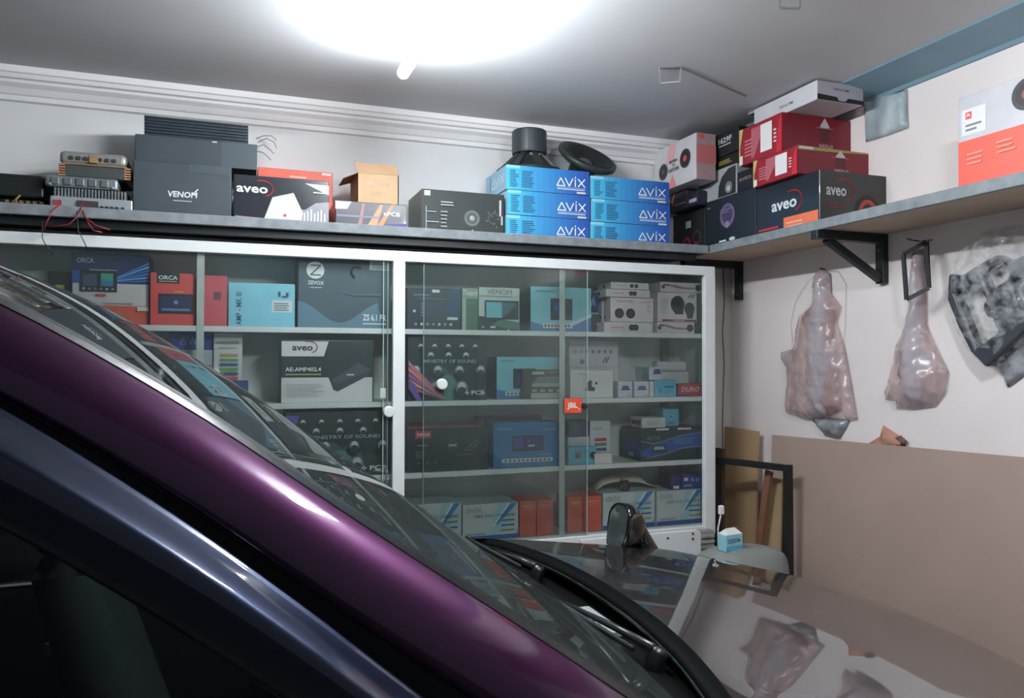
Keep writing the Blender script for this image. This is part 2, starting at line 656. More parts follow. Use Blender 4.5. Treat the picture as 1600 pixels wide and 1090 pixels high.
def pane(x0, x1, y, edge):
    d = cabpart(MB().quad_box((x0, y, 0.834), (x1, y+0.004, 2.066)), 'sliding_glass', pane_m, bevel=0)
    cabpart(MB().quad_box((edge-0.0015, y-0.0006, 0.836), (edge+0.0015, y+0.0046, 2.06)), 'glass_edge', gedge, d, bevel=0)
    return d


g1 = ony(662, 560, CY0+0.02).x
g2 = ony(918, 560, CY0+0.012).x
pane(CXL+0.01, 0.615, CY0+0.022, 0.612)
pane(0.59, 0.629, CY0+0.014, 0.592)
pane(0.683, g2, CY0+0.014, g2)
pane(g1, 2.171, CY0+0.022, g1)
lk = ony(912, 634, CY0+0.01)
cabpart(MB().lathe([(0, -0.02), (0.011, -0.02), (0.013, -0.012), (0.013, 0.01)], 14, axis=(0, 1, 0), org=(lk.x, CY0+0.008, lk.z)), 'lock', steel_m)
kn = ony(608, 643, CY0)
cabpart(MB().lathe([(0, -0.012), (0.02, -0.012), (0.0235, -0.009), (0.0245, -0.002), (0.0245, 0.01)], 26, axis=(0, 1, 0), org=(kn.x, CY0+0.004, kn.z)), 'finger_disc', mat((226, 228, 224), 0.4, noise=0))
kn = ony(691, 600, CY0)
cabpart(MB().lathe([(0, -0.012), (0.02, -0.012), (0.0235, -0.009), (0.0245, -0.002), (0.0245, 0.01)], 26, axis=(0, 1, 0), org=(kn.x, CY0+0.004, kn.z)), 'finger_disc', mat((226, 228, 224), 0.4, noise=0))
# sign hung on the upright
b = bbox('sign_plate', 'small orange sign on the thin cabinet upright with white letters', 882, 909, 622, ony(895, 645, CY0+0.0095).z, CY0+0.0095, 0.003, cat='sign', col=(232, 84, 56), bevel=0.0005)
b.face().T(0.16, 0.22, 0.5, 'JBL', (245, 240, 235), w=0.6, bold=0.05).R(0.8, 0.22, 0.88, 0.3, (245, 240, 235), 'lettering')
b.done()


# ------------------------------------------------------------------ logos
def logo_avix(f, u, v, w, h, c):
    def q(pts):
        return [(u+x*w, v+y*h) for x, y in pts]
    th = h*0.13
    f.S(q([(0.0, 0.05), (0.14, 0.95), (0.29, 0.05), (0.0, 0.05)]), th, c, 'lettering')
    f.S(q([(0.30, 0.95), (0.44, 0.05), (0.57, 0.95)]), th, c, 'lettering')
    f.S(q([(0.66, 0.05), (0.66, 0.85)]), th, c, 'lettering')
    f.S(q([(0.66, 1.05), (0.66, 1.18)]), th, c, 'lettering')
    f.S(q([(0.76, 0.95), (1.0, 0.05)]), th, c, 'lettering')
    f.S(q([(0.76, 0.05), (1.0, 0.95)]), th, c, 'lettering')


def logo_aveo(f, u, v, w, h, c, red=(196, 40, 44)):
    f.T(u, v, h, 'aveo', c, w=w, bold=0.045)
    f.arc(u+w*0.80, v+h*0.75, h*1.25, 1.9, -1.15, h*0.17, red, 'picture', sx=1.4)


WHITE = (238, 238, 238)

# ------------------------------------------------------------------ things on the back wall shelf, left to right
G = 'equipment on the back wall shelf'


def fins(m, x0, x1, y0, y1, z0, z1, n, mi=0):
    for i in range(n):
        x = x0+(x1-x0)*(i+0.5)/n
        m.quad_box((x-(x1-x0)/n*0.28, y0, z0), (x+(x1-x0)/n*0.28, y1, z1), mi)


YF = 3.225
# old amplifiers stacked at the left
a, b = ony(78, 315, YF), ony(207, 315, YF)
zt = ony(140, 299, YF).z+0.01
w = b.x-a.x
t = empty('amplifier', 'silver car amplifier with a row of knobs, lowest of the amplifier pile', 'amplifier', ((a.x+b.x)/2, YF+0.12, Z0))
silver = mat((176, 184, 186), 0.4, 0.5, noise=0.08)
greym = mat((128, 136, 138), 0.45, 0.4, noise=0.15, scale=30, bump=0.2)
h1 = zt-Z0
MB().quad_box((-w/2, -0.12, 0), (w/2, 0.11, h1*0.66)).build('casing', silver, t, bevel=0.004)
m = MB()
fins(m, -w/2+0.01, w/2-0.02, -0.115, 0.1, h1*0.66, h1*0.98, 22)
m.build('cooling_fins', greym, t)
for kx in (w*0.12, w*0.12+0.017, w*0.12+0.034, w*0.12+0.051, w*0.38):
    MB().lathe([(0, -0.008), (0.006, -0.008), (0.0075, 0)], 12, axis=(0, 1, 0), org=(kx, -0.12, h1*0.3)).build('knob', mat((40, 42, 46), 0.4), t)
MB().quad_box((-w*0.17, -0.128, h1*0.15), (w*0.08, -0.119, h1*0.52)).build('terminal_block', mat((70, 50, 56), 0.5), t)
MB().quad_box((-w*0.46, -0.124, h1*0.2), (-w*0.36, -0.119, h1*0.5)).build('badge', mat((150, 60, 66), 0.5), t)
z2 = zt
a, b = ony(70, 290, YF), ony(184, 290, YF)
zt2 = ony(126, 276, YF).z
w = b.x-a.x
t = empty('amplifier', 'dull grey amplifier with embossed top, second from bottom of the amplifier pile', 'amplifier', ((a.x+b.x)/2, YF+0.11, z2))
h2 = zt2-z2
MB().quad_box((-w/2, -0.11, 0), (w/2, 0.11, h2)).build('casing', greym, t, bevel=0.008)
m = MB()
for i in range(5):
    m.quad_box((-w*0.42+i*w*0.17, -0.115, h2*0.2), (-w*0.31+i*w*0.17, -0.109, h2*0.8))
m.build('embossed_panel', mat((110, 118, 120), 0.4, 0.4, noise=0.1), t, bevel=0.002)
for s in (-1, 1):
    MB().lathe([(0, -0.006), (0.005, -0.005), (0.006, 0)], 10, axis=(0, 1, 0), org=(s*w*0.43, -0.11, h2*0.2)).build('screw', silver, t)
a, b = ony(92, 270, YF+0.01), ony(204, 270, YF+0.01)
zt3 = ony(140, 256, YF).z
w = b.x-a.x
t = empty('amplifier', 'dark amplifier with copper finned edges, third from bottom of the pile', 'amplifier', ((a.x+b.x)/2, YF+0.12, zt2))
h3 = zt3-zt2
copper = mat((196, 148, 110), 0.4, 0.4)
MB().quad_box((-w*0.43, -0.11, 0), (w*0.43, 0.1, h3)).build('casing', mat((66, 72, 70), 0.45), t, bevel=0.005)
for s in (-1, 1):
    m = MB()
    for i in range(5):
        m.quad_box((s*w*0.46-w*0.045, -0.112, h3*(0.05+0.19*i)), (s*w*0.46+w*0.045, 0.1, h3*(0.16+0.19*i)))
    m.build('side_fins', copper, t)
m = MB()
m.quad_box((-w*0.45, -0.116, h3*0.9), (w*0.45, 0.1, h3*1.0))
m.build('copper_lip', copper, t, bevel=0.002)
a, b = ony(92, 250, YF+0.02), ony(198, 250, YF+0.02)
zt4 = ony(140, 235, YF).z
w = b.x-a.x
t = empty('amplifier', 'rounded silver amplifier topmost of the amplifier pile', 'amplifier', ((a.x+b.x)/2, YF+0.12, zt3))
h4 = zt4-zt3
MB().quad_box((-w/2, -0.1, 0), (w/2, 0.1, h4)).build('casing', mat((150, 154, 150), 0.4, 0.4, noise=0.12, scale=30), t, bevel=0.018, seg=4)
for i in (0, 1, 2, 4, 5, 6):
    MB().lathe([(0, -0.006), (0.007, -0.006), (0.008, 0)], 10, axis=(0, 1, 0), org=(-w*0.32+i*w*0.105, -0.1, h4*0.45)).build('socket', mat((60, 56, 50), 0.5), t)
MB().quad_box((-w*0.06, -0.106, h4*0.15), (w*0.08, -0.099, h4*0.7)).build('badge', mat((150, 124, 84), 0.5), t, bevel=0.002)
MB().quad_box((-w*0.05, -0.05, h4), (w*0.1, 0.02, h4+0.008)).build('top_plate', mat((60, 62, 60), 0.5), t, bevel=0.002)
# dark device with a loose brass terminal at the left end
a, b = ony(-60, 300, YF+0.02), ony(66, 300, YF+0.02)
t = empty('amplifier', 'long black amplifier with brass terminals at the left end of the shelf', 'amplifier', ((a.x+b.x)/2, YF+0.14, Z0))
w = b.x-a.x
hh = ony(0, 268, YF+0.02).z-Z0
MB().quad_box((-w/2, -0.1, hh*0.42), (w/2, 0.1, hh)).build('upper_casing', mat((28, 34, 34), 0.4), t, bevel=0.006)
MB().quad_box((-w/2, -0.06, 0), (w/2-0.02, 0.1, hh*0.42)).build('lower_casing', mat((38, 42, 40), 0.5), t, bevel=0.004)
m = MB()
for i in range(6):
    m.quad_box((w*0.0+i*0.022, -0.085, hh*0.1), (w*0.0+i*0.022+0.012, -0.06, hh*0.34))
m.build('brass_terminals', mat((168, 140, 96), 0.35, 0.6), t)
m = MB()
m.tube([(w*0.2, -0.1, hh*0.45), (w*0.16, -0.12, hh*0.3), (w*0.22, -0.15, hh*0.1), (w*0.12, -0.15, -0.02)], 0.004, 6)
m.build('cable', mat((150, 120, 80), 0.5), t, smooth=True)

# loose wires hanging over the shelf edge
for pts, lab in (([(95, 318), (82, 330), (74, 345), (68, 360)], 'red wire hanging furthest left over the shelf edge'),
                 ([(128, 320), (124, 336), (108, 350), (78, 355)], 'red wire looping to the left below the silver amplifier'),
                 ([(128, 325), (134, 340), (150, 352), (172, 359)], 'red wire curling furthest right below the silver amplifier'),
                 ([(130, 330), (138, 348), (146, 360), (160, 363)], 'short red wire between the two longer curling ones')):
    o = MB().tube([ony(px, py, S_Y-0.012-(0.008 if i else -0.02)) for i, (px, py) in enumerate(pts)], 0.0022, 6).build('red_wire', mat((150, 44, 52), 0.4, noise=0), smooth=True)
    tag(o, lab, 'wire', 'loose red wires over the shelf edge')
for pts, lab in (([(120, 330), (122, 360), (130, 375), (137, 390)], 'thin dark wire dangling before the white rail, right one'),
                 ([(66, 345), (66, 372), (70, 380), (83, 398)], 'thin dark wire dangling before the white rail, left one')):
    o = MB().tube([ony(px, py, S_Y-0.02) for px, py in pts], 0.0018, 6).build('dark_wire', mat((40, 42, 52), 0.5, noise=0), smooth=True)
    tag(o, lab, 'wire', 'thin dark wires over the shelf edge')

# VENOM carton, the box across it and the finned amplifier on top
BLK = (44, 52, 56)
b1 = bbox('carton', 'large matte black carton with small white lettering beside the amplifier pile', 208, 362, 255, Z0, YF, 0.26, col=(58, 68, 74), rough=0.55)
f = b1.face()
f.T(0.345, 0.40, 0.105, 'VENOM', (225, 228, 230), w=0.30, bold=0.05, shear=0.1)
f.lines(0.40, 0.33, 0.19, 0.035, 1, (170, 176, 178), ragged=0)
f.S([(0.60, 0.47), (0.65, 0.56)], 0.02, (225, 228, 230), 'lettering')
f.D(0.96, 0.93, 0.02, (215, 220, 222), 'scuff')
f.P([(0.55, 0.86), (1, 0.84), (1, 1), (0.55, 1)], (66, 76, 82), 'tape')
b1.done()
b2 = bbox('carton', 'plain dark grey carton lying on the large matte black carton', 211, 402, 217, b1.top_z, YF+0.015, 0.24, col=(54, 64, 68), rough=0.6)
f = b2.face()
f.P([(0.70, 0), (1, 0), (1, 1), (0.70, 1)], (64, 74, 80), 'tape')
f.R(0.62, 0.93, 0.66, 0.98, (200, 204, 206), 'scuff')
b2.done()
a, b = ony(225, 195, YF+0.03), ony(388, 200, YF+0.03)
t = empty('amplifier', 'black finned amplifier on top of the dark carton pile under the cornice', 'amplifier', ((a.x+b.x)/2, YF+0.13, b2.top_z))
w = b.x-a.x
hh = ony(306, 186, YF+0.03).z-b2.top_z
MB().quad_box((-w/2+0.004, -0.094, 0), (w/2-0.004, 0.1, hh*0.97)).build('casing', mat((34, 42, 50), 0.45), t, bevel=0.003)
m = MB()
for i in range(7):
    m.quad_box((-w/2, -0.1, hh*(0.02+0.142*i)), (w/2, 0.1, hh*(0.095+0.142*i)))
m.build('cooling_ribs', mat((44, 54, 64), 0.4), t, bevel=0.0015)

# glossy aveo carton
b = bbox('carton', 'glossy black and silver carton with red swoosh right of the matte black carton', 365, 514, 277, Z0, YF, 0.2, col=(38, 42, 48), rough=0.22, coat=0.5)
f = b.face()
f.P([(0.0, 0.03), (0.02, 0.16), (0.32, 0.14), (0.42, 0.32), (0.56, 0.40), (0.74, 0.36), (0.86, 0.52), (1, 0.56), (1, 0.0), (0, 0)], (150, 150, 158), 'picture', 0.2)
f.P([(0.30, 0.06), (0.40, 0.58), (0.62, 0.70), (0.72, 0.30), (0.70, 0.06)], (214, 214, 220), 'picture', 0.2)
f.P([(0.74, 0.92), (1.0, 0.90), (1.0, 0.70)], (212, 214, 216), 'picture', 0.2)
for i in range(7):
    f.R(0.73+i*0.036, 0.06, 0.745+i*0.036, 0.3+0.04*(i % 3), (226, 226, 230), 'picture', 0.2)
f.D(0.53, 0.22, 0.03, (190, 40, 44))
logo_aveo(f, 0.03, 0.64, 0.32, 0.13, WHITE)
f.lines(0.06, 0.12, 0.16, 0.05, 1, (214, 70, 66), ragged=0)
f.lines(0.06, 0.05, 0.3, 0.04, 1, (220, 220, 222), ragged=0)
f.lines(0.83, 0.72, 0.14, 0.05, 1, (230, 230, 230), ragged=0)
b.done()
b = bbox('carton', 'orange carton standing behind the glossy black and silver carton', 403, 520, 265, Z0, 3.43, 0.1, col=(226, 98, 78))
f = b.face()
f.lines(0.42, 0.88, 0.22, 0.05, 1, (236, 190, 176), ragged=0)
f.R(0.85, 0.95, 0.98, 0.985, (236, 210, 200), 'tape')
b.done()
# PCB carton with open cardboard box on top
b = bbox('carton', 'long dark carton with orange streaks under the open cardboard box', 524, 636, 316, Z0, YF, 0.2, col=(52, 50, 60), rough=0.3, coat=0.3)
f = b.face()
f.P([(0, 0.18), (0.3, 0.12), (0.62, 0.1), (1, 0.05), (1, 0.35), (0.75, 0.28), (0.55, 0.18)], (70, 66, 130))
f.P([(0.55, 0.1), (0.64, 0.12), (0.82, 0.98), (0.78, 0.98)], (206, 140, 100))
f.P([(0.42, 0.1), (0.56, 0.1), (0.66, 0.95), (0.62, 0.95)], (220, 150, 110))
f.P([(0.30, 0.1), (0.36, 0.1), (0.40, 0.95), (0.37, 0.95)], (160, 110, 106))
f.P([(0.0, 0.7), (0.0, 0.98), (0.22, 0.98), (0.16, 0.72)], (205, 205, 208))
f.R(0.02, 0.45, 0.6, 0.52, (120, 120, 150))
f.T(0.72, 0.56, 0.15, 'PCB', WHITE, w=0.18, bold=0.04)
f.D(0.685, 0.62, 0.05, (210, 216, 226))
b.done()
pcb_top = b.top_z
yf = YF+0.03
a, c = ony(558, 290, yf), ony(623, 290, yf)
zt = ony(590, 272, yf).z
w, d, h = c.x-a.x, 0.2, zt-pcb_top
t = empty('cardboard_box', 'small open brown cardboard box on the long orange streaked carton', 'box', ((a.x+c.x)/2, yf+d/2, pcb_top))
kraft = mat((206, 170, 132), 0.7, noise=0.06)
m = MB()
m.quad_box((-w/2, -d/2, 0), (w/2, d/2, 0.004))
m.quad_box((-w/2, -d/2, 0), (w/2, -d/2+0.004, h))
m.quad_box((-w/2, d/2-0.004, 0), (w/2, d/2, h))
m.quad_box((-w/2, -d/2, 0), (-w/2+0.004, d/2, h))
m.quad_box((w/2-0.004, -d/2, 0), (w/2, d/2, h))
m.build('carton_body', kraft, t)
m = MB()
m.prism([(0, 0), (w, 0), (w-0.006, 0.05), (-0.012, 0.05)], 0.003, ((-w/2, -d/2+0.003, h), (1, 0, 0), (0, 0.35, 0.93)))
m.build('front_flap', mat((190, 154, 120), 0.7), t)
m = MB()
m.prism([(0, 0), (d, 0), (d-0.02, 0.06), (0.02, 0.06)], 0.003, ((-w/2, d/2, h), (0, -1, 0), (-0.9, 0, -0.35)))
m.build('side_flap', mat((176, 140, 108), 0.7), t)
fc = Face((-w/2, -d/2, 0), (1, 0, 0), (0, 0, 1), w, h)
fc.R(0.22, 0.62, 0.78, 0.76, (186, 150, 112), 'printed_mark').R(0.32, 0.3, 0.62, 0.42, (186, 150, 112), 'printed_mark')
fc.build(t)
# black speaker carton
b = bbox('carton', 'black speaker carton with pictured cone left of the stacked blue cartons', 659, 788, 299, Z0, YF, 0.27, col=(36, 44, 44), side=(132, 136, 134))
f = b.face()
f.R(0.03, 0.86, 0.10, 0.97, (206, 210, 208), 'sticker')
f.D(0.60, 0.42, 0.19, (62, 68, 68)).D(0.60, 0.42, 0.17, (104, 110, 110)).D(0.60, 0.42, 0.13, (70, 76, 76)).D(0.60, 0.42, 0.06, (140, 146, 146)).D(0.595, 0.44, 0.025, (176, 180, 180))
for i, (u, v) in enumerate(((0.80, 0.56), (0.84, 0.50), (0.88, 0.60), (0.92, 0.44), (0.78, 0.38), (0.86, 0.32), (0.94, 0.52), (0.90, 0.25))):
    f.D(u, v, 0.018, (120, 128, 128))
f.arc(0.86, 0.44, 0.12, 0.5, 5.2, 0.012, (110, 118, 118))
f.R(0.045, 0.08, 0.052, 0.62, (180, 186, 184), 'lettering').R(0.045, 0.50, 0.17, 0.515, (180, 186, 184), 'lettering').R(0.045, 0.28, 0.20, 0.295, (180, 186, 184), 'lettering')
f.lines(0.22, 0.66, 0.16, 0.12, 2, (170, 176, 176), seed=4).lines(0.22, 0.18, 0.11, 0.4, 5, (130, 138, 138), seed=5)
f.R(0.93, 0.5, 0.955, 0.86, (190, 194, 194), 'sticker').R(0.95, 0.3, 0.975, 0.5, (170, 176, 176), 'sticker')
f.D(0.60, 0.14, 0.02, (170, 176, 176))
b.done()

# six blue AVIX cartons in two stacks
AV = 'six blue cartons stacked three high'
for s, (xa, xb, tops, side) in enumerate(((791, 921, (262, 307, 348), 'left'), (923, 1046, (279, 323, 362), 'right'))):
    mid = (xa+xb)/2
    zs = [ony(mid, y, YF-0.005).z for y in tops]
    hgt = (zs[0]-Z0)/3
    for k in range(3):
        zb = Z0+k*hgt
        lv = ('lowest', 'middle', 'topmost')[k]
        ab = ony(xa, 310, YF-0.005), ony(xb, 310, YF-0.005)
        wid = ab[1].x-ab[0].x
        bx = Box('carton', 'long blue carton with white logo, %s of the %s hand stack of three' % (lv, side), 'box', wid-0.002, 0.29, hgt-0.001, ((ab[0].x+ab[1].x)/2+(0.003 if k == 1 else 0), YF-0.005+0.145, zb), (0.0, 0.008, -0.006)[k], col=(40, 120, 190), side=(150, 190, 214), top=(150, 190, 214), group=AV)
        f = bx.face()
        n = 14     # printed shading of the carton artwork, cyan to deep blue
        for i in range(n):
            q = i/(n-1)
            c = tuple(int((1-q)*p+q*r) for p, r in zip((70, 186, 222), (34, 84, 170)))
            f.k = 0
            f.R(i/n, 0, (i+1)/n, 1, c, 'artwork')
        f.k = 1
        f.R(0, 0.88, 0.16, 1, (140, 206, 228), 'artwork')
        f.lines(0.04, 0.12, 0.11, 0.72, 9, (24, 70, 110), seed=k+3*s)
        f.lines(0.18, 0.12, 0.16, 0.72, 9, (24, 70, 110), seed=9+k+3*s)
        logo_avix(f, 0.60, 0.30, 0.34, 0.36, WHITE)
        f.lines(0.60, 0.16, 0.34, 0.08, 1, (220, 230, 240), ragged=0)
        f.R(0.60, 0.235, 0.95, 0.25, (220, 230, 240), 'lettering')
        f.R(0.84, 0.02, 0.95, 0.10, (206, 216, 222), 'sticker')
        fl = bx.face('l')
        logo_avix(fl, 0.3, 0.30, 0.6, 0.4, (222, 234, 244))
        fl.R(0.0, 0, 0.22, 1, (150, 190, 214), 'artwork')
        bx.done()
AVTOP_L = ony(856, 262, YF-0.005).z
AVTOP_R = ony(985, 279, YF-0.005).z

# subwoofer standing on its cone
c = ony(827, 230, 3.37)
zb = AVTOP_L
t = empty('subwoofer', 'black subwoofer standing face down with its magnet up on the stacked blue cartons', 'speaker', (c.x, 3.37, zb))
rub = mat((44, 50, 52), 0.45)
R0 = ony(862, 250, 3.37).x-c.x
zt = ony(827, 206, 3.37).z-zb
rm = 0.72*R0
MB().lathe([(0, zt), (rm*0.96, zt), (rm, zt-0.006), (rm, zt*0.5), (rm*0.97, zt*0.46), (0, zt*0.46)], 36).build('magnet', mat((52, 58, 62), 0.4), t, smooth=False)
m = MB()
for i in range(8):
    q = 2*PI*i/8
    m.bar((math.cos(q)*R0*1.25, math.sin(q)*R0*1.25, 0.012), (math.cos(q)*rm*0.7, math.sin(q)*rm*0.7, zt*0.47), 0.03, 0.012)
m.build('basket', rub, t)
MB().lathe([(R0*1.34, 0), (R0*1.36, 0.012), (R0*1.22, 0.016), (R0*1.1, 0.02), (rm*0.75, zt*0.44)], 36).build('cone_back', mat((30, 34, 34), 0.6), t, smooth=True)
for s in (-1, 1):
    MB().quad_box((0.02*s-0.005, -rm*0.9, zt*0.30), (0.02*s+0.005, -rm*0.8, zt*0.42)).build('terminal', mat((170, 172, 168), 0.3, 0.8), t)
# subwoofer lying cone up and tilted
c = ony(918, 258, 3.36)
t = empty('subwoofer', 'black subwoofer lying tilted with its open cone towards the room', 'speaker', (c.x+0.02, 3.36, AVTOP_L+0.001))
zr = ony(918, 246, 3.36).z-AVTOP_L
Rr = (ony(962, 245, 3.36).x-ony(874, 245, 3.36).x)/2
ax = Vector((0.14, -0.62, 0.77)).normalized()
ctr = Vector((-0.02, 0.0, zr))
MB().lathe([(0.0, -zr*0.92), (Rr*0.42, -zr*0.92), (Rr*0.44, -zr*0.5), (Rr*0.5, -zr*0.46), (Rr*0.92, -0.02), (Rr*0.99, -0.012), (Rr, 0.0), (Rr*0.98, 0.008)], 40, axis=ax, org=ctr).build('basket', rub, t, smooth=True)
MB().lathe([(Rr*0.99, 0.008), (Rr*0.9, 0.012), (Rr*0.84, 0.004)], 40, axis=ax, org=ctr).build('gasket', mat((56, 62, 64), 0.5), t, smooth=True)
MB().lathe([(Rr*0.84, 0.004), (Rr*0.78, 0.012), (Rr*0.7, 0.0)], 40, axis=ax, org=ctr).build('surround', mat((36, 42, 42), 0.5), t, smooth=True)
MB().lathe([(Rr*0.7, 0.0), (Rr*0.3, -0.04)], 40, axis=ax, org=ctr).build('cone', mat((28, 34, 34), 0.55), t, smooth=True)
MB().lathe([(Rr*0.3, -0.04), (Rr*0.22, -0.02), (Rr*0.1, -0.012), (0, -0.01)], 30, axis=ax, org=ctr).build('dust_cap', mat((80, 86, 86), 0.3), t, smooth=True)

# wires sticking out of the back wall
for pts, lab in (([(400, 216), (412, 212), (424, 212), (432, 219)], 'uppermost'), ([(403, 222), (416, 216), (428, 222), (432, 231)], 'second from top'),
                 ([(402, 229), (411, 226), (421, 233), (428, 240)], 'third from top'), ([(400, 236), (410, 238), (418, 244), (423, 250)], 'lowest')):
    o = MB().tube([ony(px, py, YB-(0.002 if i == 0 else 0.03+0.02*i)) for i, (px, py) in enumerate(pts)], 0.0016, 6).build('loose_wire', mat((110, 108, 108), 0.5, noise=0), smooth=True)
    tag(o, 'thin bare wire curling from the wall above the orange carton, %s' % lab, 'wire', 'bare wires poking from the back wall')

# ------------------------------------------------------------------ things on the right wall shelf
XS = 2.195
b = rbox('carton', 'black speaker carton with orange sticker and red swoosh at the near end of the pile', 1182, 1281, 1399, 264, Z0, XS, col=(30, 38, 44), right=(34, 38, 38), rough=0.3, coat=0.25)
f = b.face()
logo_aveo(f, 0.26, 0.46, 0.40, 0.16, (220, 222, 224))
f.lines(0.04, 0.14, 0.33, 0.09, 1, (190, 50, 50), ragged=0).lines(0.04, 0.05, 0.33, 0.07, 1, (220, 220, 220), ragged=0)
f.R(0.46, 0.04, 0.98, 0.30, (226, 116, 78), 'sticker').lines(0.5, 0.10, 0.4, 0.14, 2, (240, 170, 140), 'sticker', seed=2)
f = b.face('r')
logo_aveo(f, 0.08, 0.56, 0.26, 0.15, (190, 190, 190))
f.D(0.62, 0.34, 0.28, (20, 22, 22)).D(0.62, 0.34, 0.2, (170, 56, 50)).D(0.62, 0.34, 0.12, (24, 26, 26))
f.lines(0.10, 0.34, 0.25, 0.1, 2, (120, 40, 40), seed=3).R(0.06, 0.06, 0.22, 0.12, (150, 40, 40), 'lettering')
b.done()
r1_top = b.top_z
b = rbox('carton', 'dark carton with a round violet emblem beside the orange sticker carton', 1102, 1181, None, 291, Z0, XS, depth=0.27, col=(30, 38, 46))
f = b.face()
f.D(0.46, 0.62, 0.235, (108, 96, 130)).D(0.46, 0.64, 0.17, (74, 62, 92)).D(0.46, 0.44, 0.07, (140, 130, 156))
f.lines(0.32, 0.68, 0.28, 0.1, 2, (120, 110, 140), 'picture', seed=8)
f.lines(0.30, 0.12, 0.14, 0.06, 1, WHITE, ragged=0).D(0.56, 0.14, 0.035, (210, 212, 212), rx=0.06).R(0.05, 0.85, 0.12, 0.87, (150, 156, 160), 'lettering')
b.done()
r2_top = b.top_z
b = rbox('carton', 'black carton with red ringed speaker picture nearest the room corner', 1049, 1101, None, 322, Z0, XS, depth=0.27, col=(32, 34, 36))
f = b.face()
f.D(0.48, 0.26, 0.17, (186, 52, 46)).D(0.48, 0.26, 0.10, (30, 30, 32)).D(0.48, 0.26, 0.04, (120, 50, 48))
f.D(0.78, 0.36, 0.17, (60, 60, 64)).D(0.78, 0.36, 0.11, (24, 24, 26)).D(0.76, 0.22, 0.05, (150, 46, 80))
f.R(0.46, 0.62, 0.62, 0.78, (214, 216, 214), 'sticker').R(0.10, 0.5, 0.14, 0.62, (176, 40, 40), 'lettering').R(0.14, 0.02, 0.28, 0.08, (200, 204, 204), 'sticker')
b.done()
r3_top = b.top_z
bb = rbox('carton', 'small dark carton with orange flame print in the corner pile', 1046, 1074, None, 294, r3_top, XS-0.055, depth=0.22, col=(48, 42, 52))
f = bb.face()
f.P([(0.1, 0.6), (0.3, 0.98), (0.2, 0.3)], (190, 120, 60)).lines(0.3, 0.3, 0.6, 0.14, 1, (150, 150, 190), ragged=0)
bb.done()
bc = rbox('carton', 'small navy carton with white bar code panel in the corner pile', 1075, 1090, None, 296, r3_top, XS-0.055, depth=0.05, col=(30, 32, 46))
bc.face().R(0.1, 0.25, 0.9, 0.5, (170, 172, 190), 'sticker')
bc.done()
r4_z = max(bb.top_z, bc.top_z)
b = rbox('carton', 'tall white and red carton with two pictured speakers in the corner', 1022, 1088, None, 206, r4_z, XS-0.127, depth=0.11, col=(206, 202, 204), right=(170, 140, 142))
f = b.face()
f.P([(0.30, 0.55), (0.38, 0.98), (0.55, 0.98), (0.50, 0.6)], (226, 170, 172)).P([(0.36, 0.0), (0.46, 0.30), (0.56, 0.0)], (230, 140, 140))
f.D(0.24, 0.44, 0.19, (66, 68, 70)).D(0.24, 0.44, 0.14, (40, 42, 44)).D(0.24, 0.44, 0.06, (90, 92, 94))
f.D(0.76, 0.54, 0.21, (44, 44, 46)).D(0.76, 0.54, 0.15, (28, 28, 30)).D(0.76, 0.54, 0.07, (206, 84, 66))
f.T(0.40, 0.56, 0.07, 'BORN', (50, 50, 54), w=0.18).T(0.46, 0.47, 0.06, 'TO', (50, 50, 54), w=0.07).T(0.38, 0.36, 0.08, 'DISTURB', (50, 50, 54), w=0.24)
f = b.face('r')
f.R(0.1, 0.88, 0.4, 0.97, (216, 90, 84), 'sticker').R(0.0, 0.35, 1.0, 0.75, (196, 110, 112))
b.done()
b = rbox('carton', 'silver grey carton with pictured chrome cone on the violet emblem carton', 1093, 1151, None, 254, r2_top, XS+0.005, depth=0.2, col=(168, 172, 174), rough=0.35)
f = b.face()
logo_aveo(f, 0.06, 0.48, 0.26, 0.12, (110, 100, 104))
f.P([(0.52, 0.02), (0.98, 0.02), (0.98, 0.95), (0.80, 0.92), (0.62, 0.7), (0.54, 0.4)], (46, 50, 52)).D(0.80, 0.28, 0.2, (120, 126, 128)).D(0.80, 0.24, 0.1, (190, 194, 196))
f.lines(0.36, 0.62, 0.15, 0.07, 1, (180, 70, 74), ragged=0)
b.done()
r5_top = b.top_z
b = rbox('carton', 'narrow black carton between the silver grey carton and the red cartons', 1152, 1178, None, 260, r2_top, XS+0.004, depth=0.2, col=(28, 30, 34))
f = b.face()
f.T(0.1, 0.5, 0.16, 'AVEO', (140, 142, 146), w=0.75)
b.done()
b = rbox('carton', 'flat black carton with tiny yellow print high in the corner pile', 1117, 1155, None, 234, r5_top, XS+0.01, depth=0.2, col=(26, 28, 26))
b.face().lines(0.15, 0.3, 0.7, 0.4, 3, (170, 160, 70), seed=6)
b.done()
b = rbox('carton', 'black carton with white figures lying on the yellow printed black carton', 1098, 1154, None, 195, b.top_z, XS+0.005, depth=0.2, col=(28, 32, 34))
f = b.face()
f.T(0.46, 0.52, 0.24, '1629F', (200, 204, 206), w=0.36, bold=0.04).R(0.47, 0.40, 0.8, 0.45, (170, 174, 176), 'lettering').D(0.12, 0.3, 0.04, (170, 50, 50))
b.done()
RED = (146, 26, 44)


